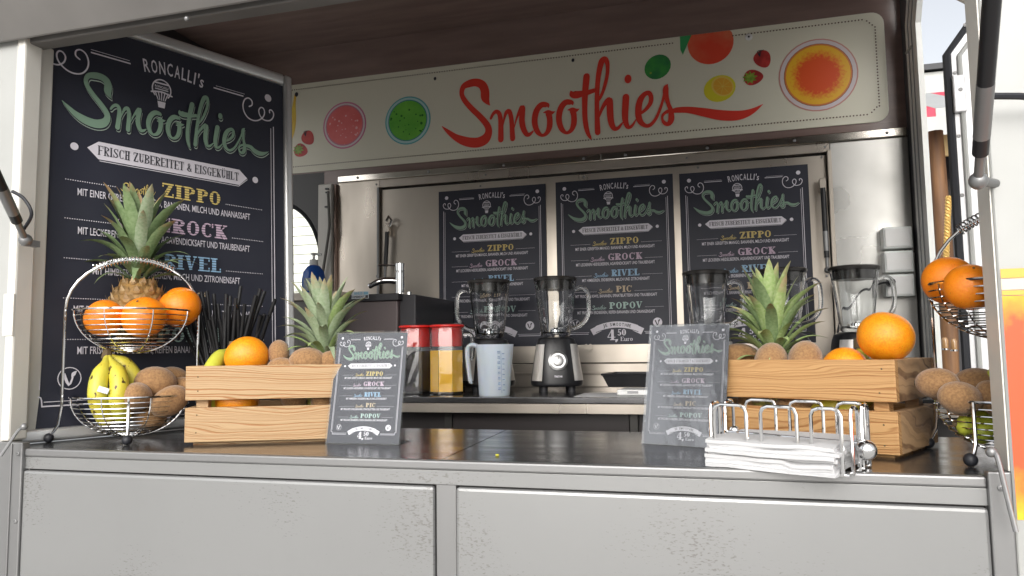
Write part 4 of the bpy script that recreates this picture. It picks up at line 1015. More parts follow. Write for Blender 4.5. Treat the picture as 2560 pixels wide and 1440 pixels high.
spots(M_orange, (.50,.16,.01), 22, .68); spots(M_orange2, (.60,.22,.01), 22, .67)
def proto_orange():
    m = MB().ball((0,0,0), 1, 40, (1,1,.95)); m2 = []
    for i, (x_, y_, z_) in enumerate(m.v):
        t_ = max(0, z_-.86)/.1; m.v[i] = (x_, y_, z_-.05*t_*t_*.6)
    me = obj('orange', m, M_orange); return me
OR = proto_orange(); orange_mesh = OR.data; bpy.data.objects.remove(OR)
orange_mesh2 = orange_mesh.copy(); orange_mesh2.materials[0] = M_orange2
cal_mesh = None
def orange(px_, py_, rpx, y=None, pt=None, label='', m2=False, r=None, group='oranges'):
    global cal_mesh
    P = pt if pt is not None else atY(px_, py_, y)
    d = (P-O).dot(FW); rr = r or rpx*d/F_PX
    t = thing('orange', label, 'orange', P, 0, group)
    t.rotation_euler = (random.uniform(-.7,.7), random.uniform(-.7,.7), random.uniform(0,6))
    o = bpy.data.objects.new('peel', orange_mesh2 if m2 else orange_mesh); C.objects.link(o); o.parent = t; o.scale = (rr*random.uniform(.97,1.02), rr*random.uniform(.97,1.02), rr*random.uniform(.95,1.0))
    if cal_mesh is None:
        q = obj('stem_scar', MB().lathe([(.055,0),(.05,.02),(.02,.03)], 10), M_stem); cal_mesh = q.data; bpy.data.objects.remove(q)
    o = bpy.data.objects.new('stem_scar', cal_mesh); C.objects.link(o); o.parent = t; o.scale = (rr, rr, rr); o.location = (0, 0, rr*.925)
    return t
km = MB().ball((0,0,0), 1, 24, (1.36,1,.98)); q = obj('k', km, M_kiwi); kiwi_mesh = q.data; bpy.data.objects.remove(q)
kn = MB(); kn.lathe([(.17,1.30),(.13,1.35),(.17,1.40),(.06,1.41)], 9, m4=Matrix.Rotation(R_(90), 4, 'Y'), mod=lambda a, z: 1+.2*math.cos(3*a)); q = obj('k', kn, M_stem); kiwi_nub = q.data; bpy.data.objects.remove(q)
def kiwi(px_, py_, rpx, y, label, rot=(0,0,0), pt=None, group='kiwis'):
    P = pt if pt is not None else atY(px_, py_, y); d = (P-O).dot(FW); rr = rpx*d/F_PX
    t = thing('kiwi', label, 'kiwi', P, 0, group); t.rotation_euler = rot; kv = [random.uniform(.93,1.07) for _ in range(3)]
    for nm, me in (('skin', kiwi_mesh), ('blossom_end', kiwi_nub)):
        o = bpy.data.objects.new(nm, me); C.objects.link(o); o.parent = t; o.scale = (rr*.93*kv[0], rr*.95*kv[1], rr*.95*kv[2])
    return t
def banana_mb(path, rmax, ngon=10):
    pts = catmull(path, 5); N = len(pts); rs = []
    for i in range(N):
        s = i/(N-1)
        if s < .14: r = .28+.12*s/.14
        elif s < .30: r = .40+.60*(s-.14)/.16
        elif s < .85: r = 1-.08*abs((s-.55)/.3)
        else: r = max(.22, 1-.08-.80*((s-.85)/.15)**1.4)
        rs.append(r*rmax)
    return MB().tube(pts, rs, ngon)
def bunch(label, loc, paths, r=.0175, mats=None, tip=True):
    t = thing('banana_bunch', label, 'bananas', loc)
    for k, p in enumerate(paths):
        b = obj('banana', banana_mb(p, r), (mats or [M_ban]*9)[k], t)
        e = Vector(p[-1]); d = (e-Vector(p[-2])).normalized(); obj('tip', MB().tube([e-d*.002, e+d*.004], [.0045,.003], 8), M_stem, b)
    s = Vector(paths[0][0]); obj('stalk', MB().tube([s+Vector((0,0,-.006)), s+Vector((0,0,.012))], [.011,.008], 8), M_stem, t)
    return t
# pineapple
def leaf_material(name, c1, c2, tip):
    m = mat(name, c1, .5, 0, c2, 25, (1,1,.3), bump=.2, bscale=90); n, L, b = nodes_of(m)
    tc = n.new('ShaderNodeTexCoord'); sp = n.new('ShaderNodeSeparateXYZ'); L.new(tc.outputs['Object'], sp.inputs[0])
    ns = n.new('ShaderNodeTexNoise'); ns.inputs['Scale'].default_value = 9; L.new(tc.outputs['Object'], ns.inputs['Vector'])
    ad = n.new('ShaderNodeMath'); ad.operation = 'MULTIPLY_ADD'; ad.inputs[1].default_value = .5; L.new(ns.outputs[0], ad.inputs[0]); L.new(sp.outputs[1], ad.inputs[2])
    oi = n.new('ShaderNodeObjectInfo'); a2 = n.new('ShaderNodeMath'); a2.operation = 'MULTIPLY_ADD'; a2.inputs[1].default_value = .22; L.new(oi.outputs['Random'], a2.inputs[0]); L.new(ad.outputs[0], a2.inputs[2])
    mr = n.new('ShaderNodeMapRange'); mr.inputs[1].default_value = 1.16; mr.inputs[2].default_value = 1.36; L.new(a2.outputs[0], mr.inputs[0])
    mx = n.new('ShaderNodeMix'); mx.data_type = 'RGBA'; mx.inputs[7].default_value = (*tip,1); L.new(b.inputs['Base Color'].links[0].from_socket, mx.inputs[6]); L.new(mr.outputs[0], mx.inputs[0]); L.new(mx.outputs[2], b.inputs['Base Color'])
    return m
M_pl = [leaf_material('pineapple_leaf', (.16,.24,.10), (.24,.32,.16), (.30,.20,.10)), leaf_material('pineapple_leaf_grey', (.26,.34,.20), (.36,.42,.28), (.42,.33,.20)), leaf_material('pineapple_leaf_bright', (.26,.38,.12), (.38,.46,.22), (.40,.32,.18))]
def leaf_mesh(bend, wd, twist, mt):
    # unit length blade along +Y, channelled, toothed edge, curving back (+Z is upper face)
    n = 12; vs = []; fs = []
    for i in range(n+1):
        s = i/n; a = bend*s*s
        y = s*math.cos(a*.6); z = -s*math.sin(a*.6)
        w_ = wd*(.62+.9*s-.2*s*s)*(1-s**3.2)*.9+.0006
        tooth = wd*.05 if i % 2 else 0
        tw = twist*s
        for k, (kx, kz) in enumerate(((-1,.30),(-.5,.06),(0,0),(.5,.06),(1,.30))):
            x_ = kx*(w_+(tooth if abs(kx) == 1 else 0)); zz = kz*w_
            vs.append((x_*math.cos(tw)-zz*math.sin(tw), y, z+x_*math.sin(tw)+zz*math.cos(tw)))
    for i in range(n):
        for k in range(4): a = i*5+k; fs.append((a, a+1, a+6, a+5))
    off = len(vs); vs += [(x, y-.0, z-.012*wd*8*(1-y)) for x, y, z in vs]
    fs += [tuple(off+j for j in f[::-1]) for f in fs]
    m = MB().add(vs, fs); m.f = m.f
    me = bpy.data.meshes.new('leaf'); me.from_pydata(m.v, [], m.f); me.materials.append(mt); me.polygons.foreach_set('use_smooth', [True]*len(me.polygons)); me.update(); return me
LEAVES = [[leaf_mesh(b, w_, t_, mt) for b, w_, t_ in ((.20,.10,.0),(.50,.108,.25),(.85,.11,-.3),(1.2,.10,.3))] for mt in M_pl]
M_pine = mat('pineapple_skin', (.34,.19,.055), .6, 0, (.20,.12,.045), 40, bump=.5, bscale=160, bdist=.003)
M_pineg = mat('pineapple_skin_green', (.46,.40,.10), .6, 0, (.26,.24,.08), 40, bump=.5, bscale=160, bdist=.003)
M_bract = mat('pineapple_bract', (.50,.36,.20), .65, 0, (.30,.19,.09), 60)
def pineapple(label, base, R_b, H_b, crown, seed, lt, skin, tilt=(0,0), nleaf=46, spread=1.0):
    t = thing('pineapple', label, 'pineapple', base, 0, 'pineapples'); t.rotation_euler = (tilt[0], tilt[1], random.uniform(0,6))
    random.seed(seed)
    # eyes: spiral of low pyramids over a barrel
    body = MB(); prof = [(R_b*math.sin(math.pi*(.08+.86*k/10))**.55, H_b*k/10) for k in range(11)]; body.lathe(prof, 28); bo = obj('fruit_body', body, skin, t)
    def rad(z): return R_b*math.sin(math.pi*(.08+.86*max(0,min(1,z/H_b))))**.55
    rows = max(6, int(H_b/.017)); cols = 11; eye = MB(); br = MB()
    for j in range(rows):
        z = H_b*(j+.5)/rows
        for k in range(cols):
            a = 2*math.pi*(k+.5*(j % 2)+j*.08)/cols; r = rad(z); n_ = Vector((math.cos(a), math.sin(a), (z/H_b-.5)*.7)).normalized()
            p = Vector((r*math.cos(a), r*math.sin(a), z)); ux = Vector((-math.sin(a), math.cos(a), 0)); uz = n_.cross(ux)*-1; uz = Vector((0,0,1)) if uz.length < .1 else uz
            if uz.z < 0: uz = -uz
            hw = r*math.pi/cols*.97; hh = H_b/rows*.62
            ring = [p+ux*hw*cx_+uz*hh*cz_ for cx_, cz_ in ((1,0),(.5,.95),(-.5,.95),(-1,0),(-.5,-.95),(.5,-.95))]
            mid = [p+n_*.0042+(q_-p)*.55 for q_ in ring]
            eye.add(ring+mid+[p+n_*.0036], [(i, (i+1) % 6, 6+(i+1) % 6, 6+i) for i in range(6)]+[(6+i, 6+(i+1) % 6, 12) for i in range(6)])
            tipp = p+n_*.011+uz*(.010+random.uniform(0,.006))
            br.add([p+n_*.003+ux*.0065-uz*.002, p+n_*.003-ux*.0065-uz*.002, p+n_*.006+uz*.002, tipp], [(0,1,3),(1,2,3),(2,0,3)])
    o = obj('eyes', eye, skin, t); o['kind'] = 'stuff'
    o = obj('bracts', br, M_bract, t); o['kind'] = 'stuff'
    for k in range(nleaf):
        s = k/(nleaf-1)                     # 0 outer/lower, 1 inner/top
        a = k*2.39996+random.uniform(-.15,.15)
        el = R_(26+ (s**.75)*58)+random.uniform(-.08,.08)
        ln = crown*(.36+.26*math.sin(min(1, s*1.15)*math.pi*.5)+.10*s)*random.uniform(.85,1.12)
        if s > .9: ln *= .9
        kind = 3 if s < .16 else (2 if s < .4 else (1 if s < .72 else 0))
        me = LEAVES[lt if random.random() > .2 else (lt+1) % 3][kind if random.random() > .2 else max(0, kind-1)]
        o = bpy.data.objects.new('leaf', me); C.objects.link(o); o.parent = t
        zb = H_b-.006+s*crown*.30; rb = .017*(1-s*.75)
        # leaf local +Y points outward/up; roll so the channel faces the axis
        m4 = Matrix.Translation((rb*math.cos(a), rb*math.sin(a), zb)) @ Matrix.Rotation(a-math.pi/2, 4, 'Z') @ Matrix.Rotation(el, 4, 'X')
        o.matrix_local = m4 @ Matrix.Diagonal((ln, ln, ln, 1))
    return t

# --- left basket
def wire_basket(label, loc, rz):
    t = thing('wire_fruit_basket', label, 'fruit basket', loc, rz, 'two tier chrome fruit baskets')
    Rb = .112; ys = Rb+.012
    # arch wire: up one side, over, down the other, feet splayed
    pts = [(-.142,-.0,.014),(-.136,0,.022),(-.1285,0,.035),(-ys,0,.07),(-ys,0,.262)]
    arc = [(-ys*math.cos(a), 0, .262+.108*math.sin(a)) for a in [math.pi*k/16 for k in range(1,16)]]
    pts += arc+[(ys,0,.262),(ys,0,.07),(.1285,0,.035),(.136,0,.022),(.142,0,.014)]
    obj('arch_wire', MB().tube(pts, .0028, 8), M_chrome, t)
    for x in (-.144, .144): obj('foot', MB().ball((x,0,.0095), .0095, 14), M_rubber, t)
    ft = obj('front_leg', MB().tube([(0,-Rb-.003,.088),(0,-Rb-.003,.030),(.001,-Rb-.010,.018),(0,-Rb-.016,.010)], .0028, 8), M_chrome, t); obj('foot', MB().ball((0,-Rb-.018,.0095), .0095, 14), M_rubber, ft)
    ft = obj('back_leg', MB().tube([(0,Rb+.003,.088),(0,Rb+.003,.030),(0,Rb+.016,.010)], .0028, 8), M_chrome, t); obj('foot', MB().ball((0,Rb+.018,.0095), .0095, 14), M_rubber, ft)
    # coil grip
    cp = []
    for k in range(24*10+1):
        s = k/(24*10); a = math.pi*(.30+.40*s); c = Vector((-ys*math.cos(a), 0, .262+.108*math.sin(a))); n1 = Vector((-math.cos(a), 0, math.sin(a))); th = 2*math.pi*k/10
        cp.append(c+n1*.0082*math.cos(th)+Vector((0,1,0))*.0082*math.sin(th))
    obj('coil_grip', MB().tube(cp, .0013, 5), M_chrome, t)
    for zr, dep in ((.088,.080),(.262,.085)):
        obj('bowl_rim', MB().tube([(Rb*math.cos(k*math.pi/24), Rb*math.sin(k*math.pi/24), zr) for k in range(48)], .0022, 6, closed=True), M_chrome, t)
        for j in range(1, 12):
            s = j/12; th = s*math.pi/2*.97; r = Rb*math.cos(th)**.9; z = zr-dep*math.sin(th)
            obj('ring_wire', MB().tube([(r*math.cos(k*math.pi/20), r*math.sin(k*math.pi/20), z) for k in range(40)], .0011, 5, closed=True), M_chrome, t)
        for k in range(4):
            a = math.pi*k/4+.35; pts = []
            for j in range(-12, 13):
                th = j/12*math.pi/2; r = Rb*math.sin(th); z = zr-dep*math.cos(th)-.0022; pts.append((r*math.cos(a), r*math.sin(a), z))
            obj('rib_wire', MB().tube(pts, .0014, 5), M_chrome, t)
    return t
ang_cam = math.atan2(1.27, 1.18)
BL = Vector((-1.180, .168, CT))
bsk = wire_basket('two tier chrome wire fruit basket at the left end, before the framed poster', BL, R_(40.5))
BRt = Vector((.418, .168, CT))
bsk2 = copy_tree(bsk, 'two tier chrome wire fruit basket at the right end, partly hidden by the outer wall', loc=BRt, rz=R_(-46))
bsk2['group'] = 'two tier chrome fruit baskets'
toC = (Vector((0,-1.1,0))-Vector((BL.x,BL.y,0))).normalized(); side = Vector((-toC.y, toC.x, 0))   # side points to image right... 
def bp(base, s, d, z): return Vector((base.x, base.y, CT))+side*s+toC*d+Vector((0,0,z))
def place(px_, py_, base, d):   # point on the view ray, in the vertical plane through base pushed d towards the camera
    P0 = Vector((base.x, base.y, 0))+toC*d; v = ray(px_, py_); t_ = ((P0-O).dot(Vector((toC.x,toC.y,0))))/(v.dot(Vector((toC.x,toC.y,0)))); return O+v*t_
GO = 'oranges in the fruit baskets and crates'
orange(0,0,47, pt=place(260,795,BL,.035), label='left of three oranges in the upper bowl of the left basket', group=GO)
orange(0,0,54, pt=place(360,793,BL,.050), label='middle orange in the upper bowl of the left basket, nearest the front', group=GO)
orange(0,0,52, pt=place(450,768,BL,.002), label='right orange in the upper bowl of the left basket, highest of three', group=GO)
pb = place(342,850,BL,-.052)
pineapple('pineapple standing in the upper bowl of the left basket behind oranges', (pb.x,pb.y,pb.z), .056, .130, .225, 11, 0, M_pine, nleaf=44)
GK = 'kiwis in the fruit baskets and crates'
kiwi(342,992,37,None,'kiwi beside the bananas in the left basket, at the bowl front',(0.1,.2,2.2),place(342,992,BL,.055),GK)
kiwi(388,960,42,None,'large kiwi lying on top in the lower bowl of the left basket',(0,.1,.9),place(388,958,BL,.02),GK)
kiwi(424,1003,37,None,'front right kiwi in the lower bowl of the left basket',(0.4,-.5,1.2),place(424,1003,BL,.055),GK)
kiwi(432,945,34,None,'kiwi at the back of the lower bowl of the left basket',(0,.1,.5),place(430,950,BL,-.04),GK)
kiwi(462,972,32,None,'kiwi at the right rim of the lower left bowl, beside the crate',(0.2,.1,.3),place(458,972,BL,.0),GK)
kiwi(370,1048,34,None,'kiwi low in the left basket seen through the wires',(0.2,.3,.3),place(372,1040,BL,.02),GK)
s0 = place(268,888,BL,.01)
def lp(px_, py_, d, s=s0): return tuple(place(px_, py_, BL, d)-s)
bb = bunch('spotted yellow banana bunch with a white sticker in the lower bowl of the left basket', s0,
      [[(0,0,0), lp(262,915,.035), lp(247,955,.055), lp(246,1000,.060), lp(262,1042,.045), lp(272,1056,.03)],
       [(0,0,0), lp(285,915,.035), lp(298,955,.060), lp(296,1000,.065), lp(305,1035,.05), lp(312,1050,.035)],
       [(0,0,0), lp(300,905,.01), lp(328,935,.012), lp(345,975,.015), lp(350,1010,.02)]], .0185)
st = place(258,975,BL,.080)-s0; obj('sticker', MB().box(None, (.019,.0006,.011), mat4=Matrix.Translation(st) @ Matrix.Rotation(R_(42),4,'Z') @ Matrix.Rotation(R_(20),4,'Y')), M_whitepl, bb, smooth=False)
# --- right basket
def placeR(px_, py_, d): 
    return atY(px_, py_, BRt.y-d)
orange(0,0,62, pt=placeR(2372,702,-.01), label='left orange in the upper bowl of the right basket', group=GO)
orange(0,0,60, pt=placeR(2425,718,.05), label='front orange in the upper bowl of the right basket, overlapping its neighbour', group=GO)
orange(0,0,58, pt=placeR(2520,715,.03), label='orange in the right basket mostly behind the outer wall', group=GO)
kiwi(0,0,40,None,'kiwi at the left rim of the lower bowl of the right basket',(.3,0,2.6),placeR(2343,958,.02),GK)
kiwi(0,0,42,None,'front kiwi in the lower bowl of the right basket',(0,.2,.3),placeR(2400,995,.05),GK)
kiwi(0,0,46,None,'back kiwi in the lower bowl of the right basket',(0,.1,.2),placeR(2445,962,-.04),GK)
kiwi(0,0,42,None,'kiwi at the right edge of the lower bowl of the right basket',(0,.9,.2),placeR(2490,1000,.04),GK)
s0 = placeR(2500,900,-.01)
def rp(px_, py_, d): return tuple(placeR(px_, py_, d)-s0)
bunch('greenish bananas in the lower bowl of the right basket, under the kiwis', s0, [[(0,0,0), rp(2470,960,-.03), rp(2450,1030,.0), rp(2420,1060,.03), rp(2390,1060,.035)], [(0,0,0), rp(2490,960,-.03), rp(2490,1040,.0), rp(2460,1080,.03), rp(2430,1082,.035)]], .017, [M_bang, M_bang])
# --- left crate contents
def cL(px_, py_, d): return pix_on_plane_crate(cl, LA, px_, py_, d)
orange(0,0,54, pt=cL(617,893,.075), label='orange on top of the left crate', m2=True, group=GO)
orange(0,0,52, pt=cL(592,1002,.062), label='orange low in the left crate, seen through the gap between slats', m2=True, group=GO)
kiwi(0,0,27,None,'upright kiwi behind the rim of the left crate, right of the orange',(0,1.0,-1.0),cL(697,882,.085),GK)
kiwi(0,0,30,None,'kiwi just showing over the rim in the middle of the left crate',(0,.1,.3),cL(706,922,.06),GK)
kiwi(0,0,38,None,'large kiwi before the pineapple of the left crate',(0,.1,.5),cL(770,906,.06),GK)
kiwi(0,0,33,None,'kiwi beside the menu stand in the left crate',(0,.1,.8),cL(835,905,.065),GK)
kiwi(0,0,26,None,'kiwi seen through the slat gap near the menu stand',(0,.1,.8),cL(810,1004,.05),GK)
kiwi(0,0,26,None,'kiwi seen through the slat gap in the middle of the left crate',(0,.1,.2),cL(735,1000,.08),GK)
s0 = cL(583,868,.13)
def lc(px_, py_, d): return tuple(cL(px_, py_, d)-s0)
bunch('green tipped bananas rising behind the orange of the left crate', s0, [[(0,0,0), lc(562,884,.12), lc(540,905,.09), lc(520,950,.06), lc(522,1005,.05), lc(540,1030,.06)], [(0,0,0), lc(572,890,.14), lc(556,915,.12), lc(545,960,.10), lc(560,1010,.09)]], .0165, [M_bang, M_bang])
pb = cL(824,915,.115)
pineapple('pineapple standing in the left crate behind the menu stand', (pb.x, pb.y, CT+.012), .047, .150, .185, 21, 1, M_pineg, tilt=(R_(2), R_(3)), nleaf=54)
# --- right crate contents
def cRr(px_, py_, d): return pix_on_plane_crate(cr0, RA, px_, py_, d)
orange(0,0,66, pt=cRr(2214,842,.070), label='big orange on top at the right end of the right crate', m2=True, group=GO)
orange(0,0,55, pt=cRr(2112,921,.065), label='orange half sunk in the right crate beside the big one', m2=True, group=GO)
kiwi(0,0,40,None,'golden kiwi at the left end of the right crate',(0,.1,.1),cRr(1850,898,.10),GK)
kiwi(0,0,41,None,'kiwi with its blossom end up before the pineapple of the right crate',(0.3,-.8,1.3),cRr(1928,903,.055),GK)
kiwi(0,0,43,None,'kiwi with its blossom end up right of the pineapple in the right crate',(-.3,-.9,1.3),cRr(2013,900,.060),GK)
kiwi(0,0,42,None,'pale kiwi seen through the slat gap of the right crate',(0,.1,.6),cRr(1990,1020,.06),GK)
kiwi(0,0,30,None,'kiwi deep in the right crate at the left of the slat gap',(0,.1,.6),cRr(1880,1005,.09),GK)
s0 = cRr(2150,862,.13)
def rc_(px_, py_, d): return tuple(cRr(px_, py_, d)-s0)
bunch('yellow bananas lying in the right crate behind the big orange', s0, [[(0,0,0), rc_(2148,900,.12), rc_(2130,960,.09), rc_(2085,1010,.06), rc_(2050,1030,.05), rc_(2030,1040,.05)], [(0,0,0), rc_(2160,900,.12), rc_(2170,970,.09), rc_(2140,1010,.06), rc_(2105,1035,.05), rc_(2085,1045,.05)]], .0175, [M_ban, M_ban, M_bang])
pb = cRr(1945,915,.110)
pineapple('pineapple with bright leaves standing in the right crate', (pb.x, pb.y, CT+.010), .050, .140, .185, 33, 2, M_pineg, tilt=(R_(-3), R_(2)), nleaf=56)

# ------------------------------------------------------------------ straws
random.seed(12)
cupc = atY(566, 1000, .30); cupc.z = CT
cup = thing('straw_holder', 'black cup holding the straws behind the left crate', 'cup', (cupc.x, cupc.y, CT))
obj('cup_wall', MB().lathe([(.032,0),(.040,.11),(.038,.11),(.030,.004)], 24, capt=False), M_black, cup); obj('cup_base', MB().lathe([(.030,.0),(.030,.003)], 24), M_black, cup)
strm = MB(); strm.tube([(0,0,0),(0,0,1)], 1, 8, cap=False); strm.v = [(x, y, z) for x, y, z in strm.v]
def straw_mesh():
    m = MB(); n = 10; r = .0041; ri = .0035; h = .245
    vs = []
    for (rr, z) in ((r,0),(r,h),(ri,h),(ri,h-.03)):
        vs += [(rr*math.cos(2*math.pi*k/n), rr*math.sin(2*math.pi*k/n), z) for k in range(n)]
    m.add(vs, [(j*n+k, j*n+(k+1) % n, (j+1)*n+(k+1) % n, (j+1)*n+k) for j in range(3) for k in range(n)]); return m
sm = obj('straw', straw_mesh(), mat('black_straw', (.012,.012,.013), .42, spec=.35), bevel=0); sm_me = sm.data; bpy.data.objects.remove(sm)
tops = [(503,730),(517,728),(508,770),(545,760),(566,735),(576,740),(590,745),(602,715),(612,760),(596,775),(640,738),(651,722),(662,728),(640,785),(628,785),(652,788),(618,788),(688,748),(560,780),(585,778),(530,790),(485,760),(494,745),(476,790),(466,800),(535,735),(572,765),(606,790),(662,785),(672,790),(520,800),(500,800),(550,800),(480,820),(595,760),(644,770),(458,820),(536,812),(512,785),(583,800)]
for k, (tx, ty) in enumerate(tops):
    yy = .30+random.uniform(-.03,.035); top = atY(tx, ty, yy)
    L_ = .245
    bx_ = cupc.x+(top.x-cupc.x)*.28+random.uniform(-.006,.006); by_ = cupc.y+random.uniform(-.022,.022)
    d = top-Vector((bx_, by_, CT+.09)); d.normalize(); b0 = top-d*L_
    if b0.z < CT+.004: b0 = b0+d*((CT+.004-b0.z)/d.z)
    o = bpy.data.objects.new('drinking_straw', sm_me); C.objects.link(o)
    o.matrix_world = Matrix.Translation(b0) @ d.to_track_quat('Z', 'Y').to_matrix().to_4x4() @ Matrix.Diagonal((1,1,(top-b0).length/.245,1))
    tag(o, 'black drinking straw in the bundle between left basket and left crate', 'straw', 'black straws in the holder')

# ------------------------------------------------------------------ napkin tray
nA = atZ(1788,1164,CT); nB = atZ(2092,1192,CT)
nang = math.atan2(nB.y-nA.y, nB.x-nA.x)
NW = (nB-nA).length+.014; ND = .118
tr = thing('napkin_tray', 'chrome wire napkin tray with a ball ended bar, before the right crate', 'napkin holder', (nA.x-.004, nA.y, CT), nang)
wr = .0026
def loopw(p0, p1, h, inward=(0,0)):
    p0 = Vector(p0); p1 = Vector(p1); u = (p1-p0).normalized(); r = .010
    pts = [p0+Vector((0,0,wr)), p0+Vector((0,0,h-r)), p0+u*r*.3+Vector((0,0,h-r*.3)), p0+u*r+Vector((0,0,h)), p1-u*r+Vector((0,0,h)), p1-u*r*.3+Vector((0,0,h-r*.3)), p1+Vector((0,0,h-r)), p1+Vector((0,0,wr))]
    return MB().tube(pts, wr, 8)
HN = .088
for a, b in ((.006,.056),(.078,.130),(.150,.190)):
    s_ = NW/.165
    obj('wire_loop', loopw((a*s_*.86,0,0),(b*s_*.86,0,0),HN), M_chrome, tr); obj('wire_loop', loopw((a*s_*.86,ND,0),(b*s_*.86,ND,0),HN), M_chrome, tr)
for a, b in ((.018,.050),(.070,.102)):
    obj('wire_loop', loopw((-.008,a,0),(-.008,b,0),HN), M_chrome, tr); obj('wire_loop', loopw((NW+.006,a,0),(NW+.006,b,0),HN), M_chrome, tr)
obj('base_wire', MB().tube([(-.006,.004,wr),(NW+.004,.004,wr),(NW+.004,ND-.004,wr),(-.006,ND-.004,wr)], wr, 8, closed=True), M_chrome, tr)
NH = .037
bar = obj('weight_bar', MB().tube([(-.004,.060,NH+.006),(NW+.012,.050,NH+.002)], .0022, 8), M_chrome, tr)
obj('bar_ball', MB().ball((NW+.016,.048,NH-.006), .0135, 20), M_chrome, bar); obj('bar_ball', MB().ball((.004,.075,NH+.006), .008, 16), M_chrome, bar)
M_nap = mat('paper_napkin', (.54,.54,.545), .85, bump=.25, bscale=120)
np_ = thing('napkin_stack', 'stack of white paper napkins lying in the chrome wire tray', 'napkins', (nA.x-.004, nA.y, CT+.0055), nang)
from mathutils import noise
random.seed(9)
nl = 9
for k in range(nl):
    nx, ny = 16, 12; vs = []; fs = []; z0 = NH*.95*k/nl; rot = random.uniform(-.018,.018); ox, oy = random.uniform(-.004,.005), random.uniform(-.006,.004)
    wx = NW-.004; wy = ND+.012
    for lay in (0, 1):
        for j in range(ny+1):
            for i in range(nx+1):
                x_ = -.002+wx*i/nx; y_ = -.010+wy*j/ny
                e = max(0, 1-min(j, 3)/3.0)         # front edge droops and ruffles
                z_ = z0+lay*.0048+noise.noise(Vector((x_*14, y_*11, k*.12)))*.0016+e*noise.noise(Vector((x_*26, k*.35, 2)))*.0022
                z_ -= e*e*.0045*(1-k/nl*.3)+(.004 if k < 4 and i > nx-6 else 0)*e
                x2 = x_+ox+noise.noise(Vector((y_*30, k*2.1, 0)))*.003; y2 = y_+oy+noise.noise(Vector((x_*20, k*.8, 5)))*.0035*e
                vs.append((x2*math.cos(rot)-y2*math.sin(rot), x2*math.sin(rot)+y2*math.cos(rot), max(z_, -.004 if e == 0 else -.0048)))
    q_ = (nx+1)*(ny+1)
    for j in range(ny):
        for i in range(nx):
            a = j*(nx+1)+i; fs.append((a, a+nx+1, a+nx+2, a+1)); fs.append((q_+a, q_+a+1, q_+a+nx+2, q_+a+nx+1))
    rim = [j*(nx+1) for j in range(ny)]+[ny*(nx+1)+i for i in range(nx)]+[(ny-j)*(nx+1)+nx for j in range(ny)]+[nx-i for i in range(nx)]
    for i in range(len(rim)): a, b = rim[i], rim[(i+1) % len(rim)]; fs.append((a, b, q_+b, q_+a))
    mb = MB().add(vs, fs); obj('napkin', mb, M_nap, np_)
# small crumbs on the counter
q = atZ(1243,1140,CT); o = obj('fruit_scrap', MB().ball((0,0,0), .0028, 8, (1.3,1,.6)), mat('peel_scrap', (.6,.55,.05), .5), loc=(q.x,q.y,CT+.0016)); tag(o, 'tiny yellow green scrap of peel on the bare middle of the counter', 'scrap')

